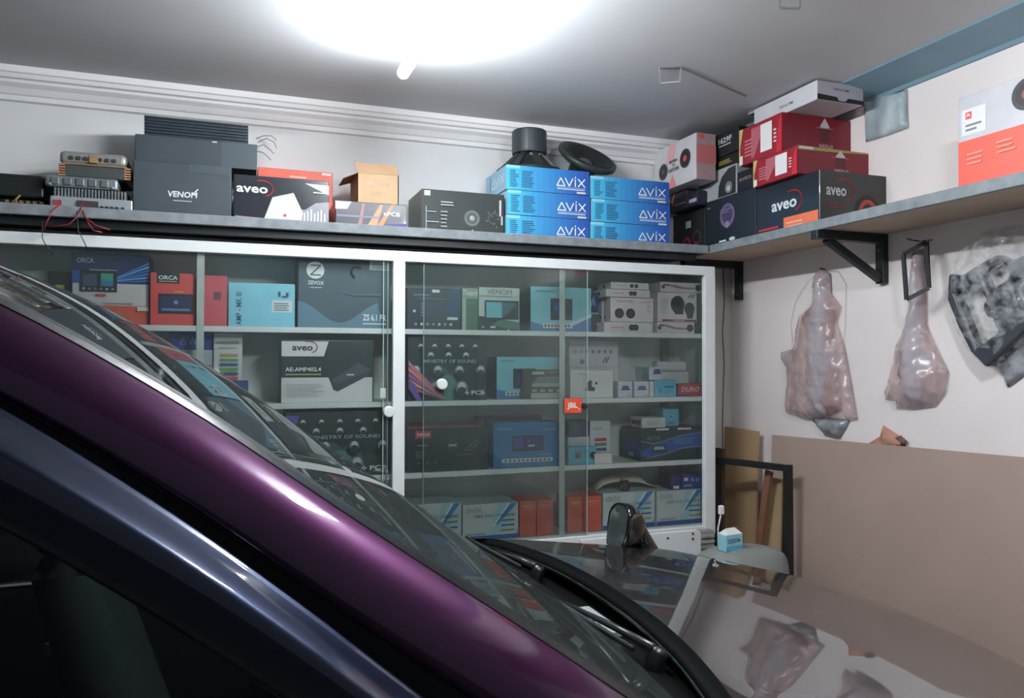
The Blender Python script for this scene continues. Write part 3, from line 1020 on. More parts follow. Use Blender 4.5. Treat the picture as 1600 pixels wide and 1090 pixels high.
def red_carton(label, xf, xn, xr, yt, z0, X):
    b = rbox('carton', label, xf, xn, xr, yt, z0, X, col=(150, 34, 46), right=(128, 22, 40), rough=0.35, group='two red amplifier cartons')
    f = b.face()
    f.P([(0, 0.0), (0.06, 0), (0.02, 0.45), (0.10, 1), (0, 1)], (196, 180, 110))
    f.P([(0.30, 0.1), (0.36, 0.1), (0.62, 0.9), (0.3, 0.9)], (176, 96, 106))
    f.R(0.52, 0.16, 0.78, 0.90, (226, 222, 220), 'sticker')
    f.lines(0.14, 0.2, 0.22, 0.5, 5, (196, 120, 124), seed=3)
    f.lines(0.82, 0.3, 0.06, 0.4, 4, (230, 200, 204), ragged=0, seed=3)
    f.P([(0.88, 0), (1, 0), (1, 1), (0.94, 0.8), (0.9, 0.4)], (196, 40, 54))
    f.R(0.02, 0.02, 0.10, 0.26, (226, 224, 214), 'sticker#b')
    f = b.face('r')
    f.R(0.44, 0.35, 0.56, 0.7, (96, 26, 40)).P([(0.44, 0.74), (0.56, 0.74), (0.50, 0.98)], (206, 196, 200))
    f.R(0.40, 0.70, 0.60, 0.715, (190, 150, 156)).R(0.45, 0.72, 0.55, 0.75, (206, 196, 200), 'lettering')
    f.T(0.43, 0.16, 0.13, 'MINI', (196, 170, 176), w=0.16)
    return b


b = red_carton('red amplifier carton, lower of the two, on the orange sticker carton', 1177, 1246, 1377, 226, r1_top, XS-0.03)
b.face('r').P([(0, 0.86), (0.5, 0.9), (1, 0.98), (1, 1.0), (0, 1.0)], (170, 150, 80)).R(0.02, 0.90, 0.18, 0.99, (216, 214, 206), 'sticker')
b.done()
rl_top = b.top_z
b = red_carton('red amplifier carton, upper of the two, under the flat white carton', 1155, 1222, 1352, 174, rl_top, XS-0.025)
b.done()
ru_top = b.top_z
b = rbox('carton', 'flat white and black carton on top of the red cartons near the ceiling', 1178, 1277, 1349, 124, ru_top, XS+0.005, col=(196, 194, 198), right=(176, 172, 182))
f = b.face()
f.T(0.42, 0.34, 0.16, 'VENOM', (90, 92, 98), w=0.22)
f = b.face('r')
f.T(0.34, 0.58, 0.12, 'VENOM', (92, 88, 104), w=0.34, shear=0.1)
f.P([(0, 0), (1, 0), (1, 0.22), (0.66, 0.24), (0.60, 0.05), (0.46, 0.05), (0.42, 0.24), (0, 0.30)], (30, 32, 34), 'picture')
b.done()
# orange and white loudspeaker carton at the right edge
b = rbox('carton', 'large white and orange speaker carton alone at the right end of the shelf', 1497, 1625, None, 108, Z0, 2.235, depth=0.26, col=(196, 194, 200), right=(190, 70, 56), rough=0.3)
f = b.face()
f.R(0, 0, 1, 0.55, (232, 92, 74), 'artwork')
f.k = 1
f.R(0.05, 0.60, 0.36, 0.86, (224, 222, 224), 'sticker').R(0.10, 0.76, 0.18, 0.83, (216, 70, 60), 'lettering').lines(0.10, 0.64, 0.22, 0.09, 2, (120, 120, 124), seed=1)
f.T(0.11, 0.775, 0.04, 'JBL', (240, 236, 234), w=0.06)
f.D(0.86, 0.82, 0.15, (52, 52, 58)).D(0.86, 0.82, 0.11, (34, 34, 38)).D(0.86, 0.82, 0.05, (150, 74, 66))
f.lines(0.12, 0.30, 0.28, 0.14, 3, (240, 140, 122), seed=5).lines(0.5, 0.34, 0.28, 0.14, 3, (240, 140, 122), seed=6)
b.done()

# ------------------------------------------------------------------ cabinet goods
YC = CY0+0.055
IN = 'goods in the display cabinet'
# top row, left bay
b = bbox('carton', 'small black carton with yellow print at left end of cabinet top row', 74, 110, 424, ZA, YC+0.08, 0.14, col=(40, 46, 42))
b.face().R(0.35, 0.45, 0.75, 0.75, (190, 186, 60), 'lettering')
b.done()
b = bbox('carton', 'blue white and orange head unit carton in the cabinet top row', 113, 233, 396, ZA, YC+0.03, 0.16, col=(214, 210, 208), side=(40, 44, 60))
f = b.face()
f.R(0, 0.58, 1, 1, (30, 46, 92), 'artwork').R(0, 0, 1, 0.27, (214, 96, 70), 'artwork')
for i in range(6):
    f.P([(0.55, 0.60+0.01*i), (1, 0.62+0.05*i), (1, 0.645+0.05*i), (0.55, 0.612+0.01*i)], ((40, 110, 200), (110, 180, 230), (60, 130, 214))[i % 3])
f.R(0, 0.58, 0.10, 0.75, (40, 90, 170))
f.T(0.06, 0.86, 0.07, 'ORCA', (170, 180, 200), w=0.22)
f.R(0.22, 0.74, 0.58, 0.77, (190, 196, 206), 'lettering')
f.R(0.10, 0.46, 0.58, 0.76, (24, 28, 36), 'screen').R(0.14, 0.54, 0.32, 0.70, (70, 84, 110), 'screen').R(0.37, 0.62, 0.53, 0.72, (70, 170, 140), 'screen').R(0.37, 0.54, 0.53, 0.62, (60, 130, 190), 'screen')
for i in range(6):
    f.D(0.15+0.075*i, 0.50, 0.016, ((190, 200, 210), (120, 180, 90), (150, 90, 160), (110, 140, 190), (200, 200, 210), (80, 160, 210))[i], 'screen')
f.R(0.30, 0.40, 0.44, 0.43, (206, 70, 64), 'lettering').lines(0.40, 0.30, 0.4, 0.05, 1, (200, 196, 194), ragged=0).R(0.85, 0.2, 1.0, 0.26, (226, 220, 214), 'sticker')
b.done()
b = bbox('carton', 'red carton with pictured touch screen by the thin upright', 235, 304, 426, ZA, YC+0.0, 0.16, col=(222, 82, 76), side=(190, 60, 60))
f = b.face()
f.R(0.14, 0.80, 0.66, 1.0, (50, 48, 52), 'artwork').T(0.18, 0.87, 0.08, 'ORCA', (232, 232, 232), w=0.44, bold=0.05).R(0.2, 0.83, 0.6, 0.845, (190, 190, 190), 'lettering')
f.R(0.18, 0.22, 0.98, 0.60, (30, 32, 44), 'screen').R(0.21, 0.26, 0.95, 0.57, (46, 56, 92), 'screen').D(0.58, 0.44, 0.04, (90, 150, 210), 'screen').R(0.26, 0.28, 0.9, 0.32, (120, 140, 180), 'screen')
f.R(0.54, 0.63, 0.76, 0.65, (240, 170, 160), 'lettering')
b.done()
b = bbox('carton', 'plain red carton with dark square just right of the thin upright', 307, 355, 430, ZA, YC+0.002, 0.16, col=(206, 88, 98))
b.face().R(0.56, 0.52, 0.80, 0.68, (120, 66, 78), 'sticker')
b.done()
b = bbox('carton', 'light blue carton with upright lettering and white label in the top row', 357, 461, 442, ZA, YC+0.0, 0.18, col=(136, 204, 224))
f = b.face()
f.T(0.11, 0.03, 0.085, 'AMP - MK III', (40, 90, 120), w=0.75, rot=True)
f.R(0.65, 0.34, 0.96, 0.62, (216, 224, 226), 'sticker').lines(0.68, 0.38, 0.24, 0.2, 4, (90, 110, 120), seed=4)
f.R(0.74, 0.70, 0.78, 0.82, (40, 80, 110), 'lettering').R(0.86, 0.70, 0.90, 0.80, (40, 80, 110), 'lettering').R(0.80, 0.68, 0.88, 0.72, (40, 80, 110), 'lettering')
b.done()
b = bbox('carton', 'large slate carton with round emblem and wave print beside the thick upright', 466, 611, 405, ZA, YC+0.01, 0.2, col=(68, 86, 98))
f = b.face()
pts = [(0.0, 0.0)]+[(i/30*0.86, 0.24+0.14*math.cos(i/30*2*PI*0.97)-0.02*math.sin(i/30*PI)) for i in range(31)]+[(0.9, 0.0)]
f.P(pts, (96, 130, 150), 'artwork')
f.D(0.18, 0.83, 0.125, (220, 224, 226), 'emblem')
f.S([(0.13, 0.90), (0.235, 0.90), (0.13, 0.76), (0.235, 0.76)], 0.022, (84, 100, 110), 'emblem')
f.T(0.10, 0.62, 0.055, 'ZEVOX', (220, 224, 226), w=0.17, bold=0.04).R(0.12, 0.575, 0.25, 0.585, (200, 206, 208), 'lettering')
f.T(0.69, 0.115, 0.095, 'ZS 6.1 FR', (232, 234, 234), w=0.255, bold=0.05).lines(0.69, 0.06, 0.255, 0.04, 1, (214, 218, 220), ragged=0)
f.R(0.76, 0.86, 0.985, 0.99, (214, 218, 214), 'sticker').lines(0.79, 0.88, 0.18, 0.09, 3, (150, 160, 150), 'sticker', seed=2)
f.arc(0.62, 0.82, 0.08, 0.6, 4.5, 0.03, (96, 112, 122)).P([(0.30, 0.55), (0.6, 0.50), (0.9, 0.52), (0.9, 0.48), (0.6, 0.475)], (84, 100, 110))
b.done()
# crumpled clear bag behind the light blue carton
# top row, right bay
b = bbox('carton', 'dark navy carton with icon row at left of right bay top row', 636, 720, 450, ZA, YC+0.02, 0.18, col=(40, 54, 66))
f = b.face()
f.R(0.22, 0.30, 0.68, 0.66, (52, 62, 78), 'picture').P([(0.72, 0.4), (1, 0.3), (1, 1), (0.8, 1)], (44, 64, 104)).R(0.46, 0.90, 0.60, 0.97, (220, 222, 222), 'sticker')
f.lines(0.12, 0.82, 0.3, 0.06, 1, (120, 132, 144), ragged=0).lines(0.20, 0.74, 0.55, 0.04, 1, (100, 112, 124), ragged=0)
for i in range(7):
    f.D(0.16+0.108*i, 0.13, 0.035, (196, 204, 208) if i in (1, 4, 6) else (140, 150, 158), 'icons')
f.R(0.74, 0.24, 0.94, 0.31, (206, 212, 214), 'lettering').D(0.13, 0.44, 0.035, (200, 206, 208), 'icons')
for i in range(5):
    f.D(0.27, 0.62-0.07*i, 0.018, (150, 160, 170), 'icons')
b.done()
b = bbox('carton', 'white and green carton with pictured monitor in the top row', 748, 812, 449, ZA, YC+0.02, 0.2, col=(196, 204, 198), side=(110, 140, 122))
f = b.face()
f.P([(0, 0), (1, 0), (1, 0.20), (0.6, 0.26), (0, 0.34)], (44, 56, 62), 'artwork')
f.P([(0.3, 0.12), (1, 0.02), (1, 0.2), (0.5, 0.26)], (70, 120, 110), 'artwork')
f.R(0.14, 0.26, 0.97, 0.70, (30, 38, 42), 'screen').R(0.18, 0.30, 0.56, 0.66, (120, 190, 206), 'screen').R(0.56, 0.30, 0.92, 0.66, (74, 110, 116), 'screen').P([(0.56, 0.30), (0.9, 0.30), (0.9, 0.6), (0.75, 0.45)], (40, 44, 50), 'screen')
f.R(0.08, 0.06, 0.12, 0.10, (220, 224, 224), 'icons').R(0.28, 0.06, 0.4, 0.10, (220, 224, 224), 'icons').D(0.72, 0.02, 0.02, WHITE)
f.T(0.2, 0.84, 0.12, 'VENOM', (96, 110, 112), w=0.6, bold=0.0).lines(0.0, 0.79, 0.8, 0.03, 1, (120, 130, 128), ragged=0)
b.done()
b2_ = bbox('carton', 'narrow green carton with white script left of the pictured monitor carton', 722, 747, 450, ZA, YC+0.025, 0.2, col=(70, 110, 88))
f = b2_.face()
f.R(0, 0.76, 1, 1, (150, 166, 156), 'artwork').R(0, 0, 0.25, 0.76, (170, 184, 160), 'artwork')
f.T(0.04, 0.83, 0.13, 'Team', (226, 230, 226), w=0.9, shear=0.3, bold=0.03)
b2_.done()
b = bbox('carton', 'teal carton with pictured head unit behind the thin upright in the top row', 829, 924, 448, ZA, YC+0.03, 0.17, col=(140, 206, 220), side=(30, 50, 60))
f = b.face()
f.P([(0, 0), (1, 0), (1, 0.4), (0.6, 0.12), (0.3, 0.10), (0, 0.22)], (58, 120, 176), 'artwork')
f.P([(0.6, 0.08), (1, 0.34), (1, 0.42), (0.6, 0.16)], (200, 224, 232), 'artwork')
f.R(0.32, 0.26, 0.68, 0.74, (34, 44, 54), 'screen').R(0.36, 0.34, 0.52, 0.66, (40, 66, 110), 'screen').D(0.42, 0.54, 0.06, (50, 110, 190), 'screen')
f.R(0.20, 0.08, 0.68, 0.18, (220, 228, 230), 'icons')
for i in range(8):
    f.D(0.235+0.055*i, 0.13, 0.03, (180, 50, 50) if i == 3 else (70, 76, 80), 'icons')
f.T(0.09, 0.87, 0.05, 'NAKAMICHI', (60, 110, 130), w=0.28, bold=0.0)
b.done()
b = bbox('carton', 'small black box under the little dark blue carton in the top row', 919, 938, 486, ZA, YC+0.09, 0.12, col=(40, 50, 54))
b.face().R(0.0, 0.86, 0.9, 0.95, (90, 150, 170), 'picture')
b.done()
b = bbox('carton', 'little dark blue carton on a black box behind the white speaker cartons', 919, 936, 457, b.top_z, YC+0.10, 0.1, col=(36, 62, 120))
b.face().S([(0.3, 0.3), (0.5, 0.8), (0.6, 0.3)], 0.08, (150, 190, 220), 'lettering')
b.done()
# white speaker cartons with red print: two piles
G1 = 'white speaker cartons in the top row of the cabinet'


def spk_flat(label, x0, x1, yt, z0, yf, d, cx=(0.56, 0.64), rot=0.0):
    b = bbox('carton', label, x0, x1, yt, z0, yf, d, col=(226, 218, 220), group=G1, rot=rot)
    f = b.face()
    for c in cx:
        f.D(c, 0.5, 0.3, (44, 44, 46)).D(c, 0.5, 0.15, (90, 90, 92))
    f.lines(0.14, 0.45, 0.25, 0.2, 1, (226, 150, 150), ragged=0)
    fl = b.face('l')
    fl.D(0.5, 0.5, 0.25, (60, 60, 62))
    b.done()
    return b


b = spk_flat('flat white speaker carton at the bottom of the left white pile', 944, 1020, 503, ZA, YC+0.01, 0.17)
for i, (xa, lab) in enumerate(((955, 'front'), (948, 'middle'), (941, 'rear'))):
    pass
bz = b.top_z
b = bbox('carton', 'upright white speaker carton with two black cones and red print, left pile', 954, 1021, 465, bz, YC+0.012, 0.05, col=(230, 222, 224), group=G1)
f = b.face()
f.D(0.20, 0.35, 0.21, (40, 40, 42)).D(0.20, 0.35, 0.12, (70, 70, 72)).D(0.20, 0.35, 0.05, (30, 30, 32))
f.D(0.46, 0.35, 0.21, (40, 40, 42)).D(0.46, 0.35, 0.12, (70, 70, 72)).D(0.46, 0.35, 0.05, (30, 30, 32))
f.T(0.12, 0.80, 0.10, 'TS-F120', (220, 130, 130), w=0.40).P([(0.56, 0.78), (0.98, 0.92), (0.98, 0.82)], (232, 180, 184)).D(0.87, 0.66, 0.04, (150, 150, 154)).lines(0.84, 0.4, 0.1, 0.16, 3, (190, 186, 188), seed=4)
b.done()
utop = b.top_z
for i, lab in enumerate(('second', 'third', 'rearmost')):
    bx = bbox('carton', 'white speaker carton standing %s in the upright row of the left pile' % lab, 948-7*i, 1008-4*i, 466, bz, YC+0.064+0.036*i, 0.034, col=(222, 214, 216), group=G1)
    bx.face('l').D(0.5, 0.2, 0.06, (60, 60, 62))
    bx.face().D(0.07, 0.2, 0.08, (44, 44, 46), rx=0.025)
    bx.done()
b = spk_flat('flat white speaker carton lying first on the left upright row', 947, 1016, 452, utop+0.001, YC+0.015, 0.15)
b = spk_flat('flat white speaker carton topmost of the left white pile', 955, 1014, 441, b.top_z, YC+0.015, 0.15, (0.54, 0.66))


def wavy(label, x0, x1, yt, z0):
    b = bbox('carton', label, x0, x1, yt, z0, YC+0.012, 0.17, col=(224, 216, 218), group=G1)
    f = b.face()
    f.P([(0.05, 0.85), (0.3, 0.5), (0.5, 0.35), (0.8, 0.35), (0.8, 0.5), (0.5, 0.55), (0.3, 0.75)], (160, 130, 134))
    f.D(0.88, 0.5, 0.34, (50, 52, 50)).D(0.06, 0.5, 0.2, (90, 88, 90)).R(0.05, 0.62, 0.2, 0.76, (150, 60, 66), 'lettering')
    b.done()
    return b


b = wavy('flat white carton at the bottom of the right white pile', 1027, 1085, 503, ZA)
b = bbox('carton', 'white carton picturing two large black speakers with maroon stripe, right pile', 1028, 1089, 457, b.top_z, YC+0.012, 0.16, col=(230, 224, 224), group=G1)
f = b.face()
f.D(0.50, 0.60, 0.30, (50, 62, 58), rx=0.18).P([(0.34, 0.5), (0.66, 0.5), (0.64, 0.26), (0.44, 0.26)], (48, 58, 54)).D(0.50, 0.62, 0.2, (36, 46, 42), rx=0.12)
f.D(0.80, 0.46, 0.22, (50, 62, 58), rx=0.13).P([(0.70, 0.4), (0.92, 0.4), (0.88, 0.12), (0.74, 0.12)], (48, 58, 54)).D(0.80, 0.46, 0.14, (36, 46, 42), rx=0.085)
f.R(0.10, 0.02, 0.97, 0.08, (124, 46, 54), 'artwork').lines(0.38, 0.03, 0.3, 0.06, 1, (220, 200, 200), ragged=0)
f.S([(0.78, 0.84), (0.84, 0.95)], 0.04, (60, 60, 64), 'lettering').S([(0.86, 0.84), (0.92, 0.95)], 0.04, (60, 60, 64), 'lettering')
f.lines(0.06, 0.3, 0.22, 0.5, 7, (200, 194, 196), seed=3)
b.done()
b = wavy('flat white carton topmost of the right white pile', 1032, 1099, 441, b.top_z)
# second row, left bay
b = bbox('carton', 'blue carton behind the thin upright in the second row', 264, 332, 519, ony(298, 546, YC+0.06).z+0.001, YC+0.06, 0.12, col=(60, 80, 160))
f = b.face()
logo_avix(f, 0.26, 0.25, 0.52, 0.5, (150, 170, 214))
b.done()
b = bbox('carton', 'pale carton carrying the blue carton in the second row', 262, 334, 546, ZBb, YC+0.055, 0.13, col=(170, 178, 190))
b.face().R(0.70, 0.55, 0.94, 0.72, (120, 110, 70), 'sticker')
b.done()
b = bbox('carton', 'tall white carton with a column of coloured pills in the left bay', 334, 379, 520, ZBb, YC+0.04, 0.1, col=(206, 208, 206), side=(180, 184, 184))
f = b.face()
for i, c in enumerate(((176, 150, 110), (96, 166, 100), (70, 90, 150), (100, 170, 96), (80, 90, 104), (196, 70, 110))):
    v = 0.66-0.065*i
    f.R(0.26, v, 0.80, v+0.045, c, 'icons').D(0.26, v+0.0225, 0.0225, c, 'icons').D(0.80, v+0.0225, 0.0225, c, 'icons')
f.lines(0.08, 0.86, 0.8, 0.05, 1, (140, 150, 156), ragged=0).lines(0.2, 0.79, 0.6, 0.03, 1, (170, 176, 180), ragged=0)
b.done()
b = bbox('carton', 'small blue carton beside the pill column carton', 361, 386, 594, ZBb, YC-0.005, 0.03, col=(60, 84, 140))
b.done()
b.o.location.x += 0.005
b = bbox('carton', 'black and white carton with pictured amplifier in the second row', 440, 584, 531, ZBb, YC+0.0, 0.2, col=(46, 60, 64), rough=0.35)
f = b.face()
f.P([(0.0, 0.0), (0.985, 0.0), (0.985, 0.40), (0.62, 0.40), (0.56, 0.18), (0.50, 0.40), (0.0, 0.40)], (218, 220, 220), 'artwork')
f.R(0.0, 0.0, 0.985, 0.16, (218, 220, 220), 'artwork')
f.P([(0.0, 0.74), (0.45, 0.74), (0.50, 0.98), (0.0, 0.98)], (222, 224, 224), 'artwork')
f.P([(0.52, 0.34), (0.83, 0.64), (0.97, 0.52), (0.93, 0.42), (0.60, 0.17), (0.56, 0.20)], (58, 68, 74), 'picture')
f.P([(0.52, 0.34), (0.83, 0.64), (0.97, 0.52), (0.62, 0.30)], (74, 84, 90), 'picture')
f.R(0.70, 0.43, 0.78, 0.455, (190, 196, 198), 'picture')
logo_aveo(f, 0.11, 0.83, 0.22, 0.075, (50, 54, 58))
f.T(0.04, 0.50, 0.065, 'AE-AMP402.4', WHITE, w=0.38, bold=0.04).lines(0.04, 0.44, 0.38, 0.045, 1, (180, 180, 90), ragged=0)
f.lines(0.05, 0.10, 0.42, 0.22, 6, (196, 200, 200), seed=7)
b.done()
clip = ony(598, 614, YC)


def cone_art(f, seed, streaks):
    """printed rows of chrome tweeters on a dark teal ground"""
    f.D(0.42, 0.22, 0.3, (60, 96, 98), rx=0.14).D(0.60, 0.22, 0.26, (60, 96, 98), rx=0.12).D(0.5, 0.2, 0.2, (96, 136, 136), rx=0.12)
    for (row, n, v, sc) in ((0, 5, 0.84, 0.055), (1, 5, 0.70, 0.07), (2, 4, 0.47, 0.095), (3, 2, 0.20, 0.125)):
        for i in range(n):
            u = 0.5+(i-(n-1)/2)*(0.17+0.05*row)
            if not 0.06 < u < 0.94:
                continue
            f.D(u, v-sc*0.5, sc*1.0, (18, 24, 26)).D(u, v, sc*0.8, (120, 130, 132)).D(u, v+sc*0.2, sc*0.5, (206, 212, 212)).D(u, v-sc*0.45, sc*0.55, (44, 52, 54))
    if streaks:
        for i in range(5):
            c = ((190, 120, 150), (214, 130, 96), (150, 90, 170), (224, 150, 110), (170, 110, 150))[i]
            f.P([(0.0, 0.62-0.09*i), (0.0, 0.55-0.09*i), (0.40, 0.03), (0.46-0.02*i, 0.03)], c, 'artwork')
        f.P([(0.0, 0.35), (0.08, 0.25), (0.16, 0.0), (0.10, 0.0), (0.0, 0.2)], (110, 80, 160), 'artwork')
    f.T(0.18 if streaks else 0.22, 0.585, 0.055, 'MINISTRY OF SOUND', (150, 190, 200), w=0.66, bold=0.02)
    f.T(0.78, 0.085, 0.07, 'PCB', (232, 236, 238), w=0.17, bold=0.05)
    f.S([(0.70, 0.12), (0.75, 0.12)], 0.02, (200, 206, 210), 'lettering')
    f.S([(0.725, 0.085), (0.725, 0.155)], 0.02, (200, 206, 210), 'lettering')


b = bbox('carton', 'black carton with printed chrome tweeters and orange streaks in the second row', 637, 761, 525, ZBb, YC+0.0, 0.2, col=(36, 48, 50))
cone_art(b.face(), 1, True)
b.done()
b = bbox('carton', 'teal head unit carton half hidden by a black carton in the second row', 776, 873, 557, ZBb, YC+0.03, 0.16, col=(122, 200, 214), side=(30, 44, 50))
f = b.face()
f.P([(0, 0), (0.5, 0), (0.2, 0.16), (0, 0.24)], (56, 120, 176), 'artwork').R(0.26, 0.24, 0.62, 0.72, (32, 42, 50), 'screen').R(0.32, 0.34, 0.44, 0.6, (40, 70, 150), 'screen')
f.R(0.14, 0.08, 0.5, 0.17, (216, 226, 228), 'icons')
for i in range(4):
    f.D(0.18+0.06*i, 0.125, 0.03, (180, 50, 50) if i == 3 else (70, 76, 80), 'icons')
f.T(0.06, 0.88, 0.05, 'NAKAMICHI', (50, 90, 110), w=0.22, bold=0.0)
b.done()
b = bbox('carton', 'black and cream carton with pictured silver player before the teal carton', 817, 880, 577, ZBb, YC-0.012, 0.035, col=(52, 50, 50), side=(30, 34, 34))
f = b.face()
f.R(0.20, 0.02, 0.98, 0.20, (186, 190, 176), 'artwork').P([(0.2, 0.40), (0.9, 0.40), (0.98, 0.55), (0.9, 0.76), (0.35, 0.76)], (120, 126, 128), 'picture').R(0.22, 0.42, 0.9, 0.54, (170, 174, 174), 'picture')
for i in range(4):
    f.R(0.22+0.2*i, 0.24, 0.34+0.2*i, 0.33, (170, 172, 168), 'icons')
f.R(0.22, 0.84, 0.52, 0.93, (196, 198, 190), 'lettering').R(0.58, 0.87, 0.8, 0.91, (120, 120, 118), 'lettering')
b.done()
b = bbox('carton', 'tall pale grey carton with double slash mark behind the camera box', 889, 966, 531, ZBb, YC+0.10, 0.12, col=(196, 196, 204))
f = b.face()
for i in range(7):
    f.D(0.12+0.12*i, 0.80, 0.035, (140, 140, 148), 'lettering')
f.S([(0.68, 0.60), (0.74, 0.70)], 0.02, (60, 60, 66), 'lettering').S([(0.74, 0.60), (0.80, 0.70)], 0.02, (60, 60, 66), 'lettering').D(0.26, 0.62, 0.045, (96, 96, 104)).R(0, 0.52, 1, 0.53, (170, 170, 178), 'lettering')
b.done()
bx = bbox('carton', 'white carton with pictured dash camera and black lid in the second row', 891, 958, 577, ZBb, YC+0.0, 0.09, col=(222, 222, 218), top=(60, 62, 64))
f = bx.face()
f.P([(0.34, 0.26), (0.40, 0.56), (0.50, 0.56), (0.50, 0.40), (0.58, 0.36), (0.56, 0.24)], (70, 74, 78)).R(0.42, 0.54, 0.5, 0.62, (140, 50, 50)).D(0.6, 0.52, 0.05, (60, 64, 70)).lines(0.2, 0.84, 0.16, 0.05, 1, (150, 150, 148), ragged=0)
f.R(0.66, 0.0, 0.665, 1, (196, 196, 192), 'fold')
bx.done()
for i, (xa, xb, nm) in enumerate(((966, 988, 'left of two'), (991, 1014, 'right of two'))):
    b = bbox('carton', 'tiny white carton with blue car picture, %s at shelf front' % nm, xa, xb, 595, ZBb, YC+0.0, 0.07, col=(212, 214, 216), group='tiny white cartons with a blue car picture')
    f = b.face()
    f.P([(0.22, 0.45), (0.32, 0.72), (0.72, 0.72), (0.82, 0.45)], (50, 84, 160)).R(0.18, 0.45, 0.86, 0.5, (30, 34, 50)).R(0.62, 0.1, 0.9, 0.14, (120, 126, 130), 'lettering')
    b.done()
b = bbox('carton', 'plain narrow white carton between tiny car carton and sky blue carton', 1015, 1022, 595, ZBb, YC+0.003, 0.07, col=(214, 214, 214))
b.done()
zz = ony(1010, 594, YC+0.0).z
b = bbox('carton', 'tiny white carton with blue car picture lying on the other two', 1002, 1034, 573, zz, YC+0.004, 0.06, col=(206, 210, 212), group='tiny white cartons with a blue car picture')
f = b.face()
f.P([(0.56, 0.45), (0.64, 0.85), (0.9, 0.85), (0.98, 0.45)], (50, 84, 160)).R(0.0, 0.0, 0.38, 1.0, (90, 120, 120), 'picture').P([(0, 0.1), (0.36, 0.1), (0.3, 0.6), (0.1, 0.6)], (46, 80, 120))
b.done()
zz = ony(1010, 618, YC)
b = bbox('carton', 'sky blue small carton in the second row beside the red one', 1023, 1057, 593, ZBb, YC-0.003, 0.08, col=(110, 190, 214))
b.face().lines(0.45, 0.55, 0.42, 0.2, 1, (40, 100, 140), ragged=0).R(0.2, 0.2, 0.3, 0.5, (60, 130, 170), 'picture').lines(0.4, 0.2, 0.4, 0.16, 2, (60, 130, 170), seed=1)
b.done()
b = bbox('carton', 'flat red carton with white script at right end of second row', 1059, 1097, 599, ZBb, YC-0.003, 0.07, col=(186, 66, 66), side=(80, 50, 110))
b.face().T(0.14, 0.36, 0.40, 'DURO', (226, 206, 206), w=0.74, shear=0.2, bold=0.03).R(0, 0, 0.5, 0.16, (110, 60, 130), 'picture')
b.done()
b = bbox('paper_bag', 'crumpled white paper packet behind the sky blue carton', 1030, 1078, 580, ZBb, YC+0.09, 0.06, cat='packet', col=(206, 206, 204), bevel=0.012)
b.done()
b = bbox('paper_bag', 'white folded packet lying on the crumpled packet', 1027, 1074, 564, ony(1054, 580, YC+0.09).z, YC+0.095, 0.06, cat='packet', col=(212, 212, 212), bevel=0.014)
b.done()
# third row
b = bbox('carton', 'black carton with printed chrome tweeters at the left of the third row', 446, 612, 642, ZCc, YC+0.0, 0.2, col=(34, 48, 50))
f = b.face()
cone_art(f, 2, False)
f.P([(0.0, 0.55), (0.06, 0.55), (0.12, 0.95), (0.0, 0.95)], (90, 80, 170), 'artwork')
b.done()
b = bbox('carton', 'black carton with red logo patch in the third row', 636, 763, 665, ZCc, YC+0.0, 0.2, col=(32, 38, 38), top=(130, 60, 60), rough=0.35)
f = b.face()
f.R(0.10, 0.74, 0.29, 0.91, (190, 56, 62), 'emblem').T(0.12, 0.79, 0.07, 'ORCA', (232, 220, 220), w=0.155, bold=0.04)
f.D(0.55, 0.57, 0.17, (60, 66, 66)).D(0.55, 0.57, 0.145, (30, 34, 34)).D(0.55, 0.57, 0.11, (72, 80, 80)).D(0.55, 0.57, 0.085, (40, 46, 46)).R(0.50, 0.54, 0.60, 0.60, (140, 148, 148))
f.S([(0.70, 0.45), (0.84, 0.65), (0.88, 0.62), (0.76, 0.44), (0.70, 0.45)], 0.025, (90, 96, 96)).S([(0.60, 0.34), (0.68, 0.36), (0.80, 0.36)], 0.03, (80, 86, 86))
f.lines(0.12, 0.58, 0.13, 0.035, 1, (170, 174, 174), ragged=0).lines(0.10, 0.30, 0.14, 0.18, 5, (110, 116, 116), seed=3)
for i in range(3):
    f.D(0.14+0.10*i, 0.20, 0.03, (96, 102, 102), 'icons')
f.R(0.0, 0.97, 0.9, 1.0, (150, 60, 56), 'artwork')
b.done()
b = bbox('carton', 'red and white carton lying behind the blue head unit carton', 748, 848, 650, ZCc, YC+0.16, 0.08, col=(150, 60, 62))
b.face().R(0, 0, 1, 0.88, (176, 178, 170), 'artwork')
b.done()
b = bbox('carton', 'bright blue head unit carton with icon strip in the third row', 771, 873, 659, ZCc, YC+0.0, 0.14, col=(28, 112, 168))
f = b.face()
f.R(0.28, 0.36, 0.76, 0.70, (30, 34, 60), 'screen').R(0.30, 0.42, 0.45, 0.67, (70, 66, 150), 'screen').R(0.47, 0.42, 0.74, 0.67, (52, 50, 110), 'screen').D(0.54, 0.58, 0.03, (160, 90, 190), 'screen').R(0.52, 0.45, 0.62, 0.50, (170, 190, 220), 'screen')
f.R(0.15, 0.11, 0.88, 0.20, (206, 216, 216), 'icons').D(0.15, 0.155, 0.045, (206, 216, 216), 'icons').D(0.88, 0.155, 0.045, (206, 216, 216), 'icons')
for i in range(11):
    f.D(0.18+0.066*i, 0.155, 0.028, (180, 54, 60) if i == 3 else (80, 96, 100), 'icons')
f.T(0.05, 0.84, 0.05, 'NAKAMICHI', (170, 206, 224), w=0.22, bold=0.0).R(0.76, 0.82, 0.95, 0.84, (120, 170, 200), 'lettering').R(0.68, 0.27, 0.88, 0.285, (150, 190, 210), 'lettering')
b.done()
bz = ony(904, 680, YC+0.07).z
b = bbox('carton', 'white carton under the small navy carton in the third row', 887, 921, 682, ZCc, YC+0.065, 0.1, col=(190, 194, 196))
b.done()
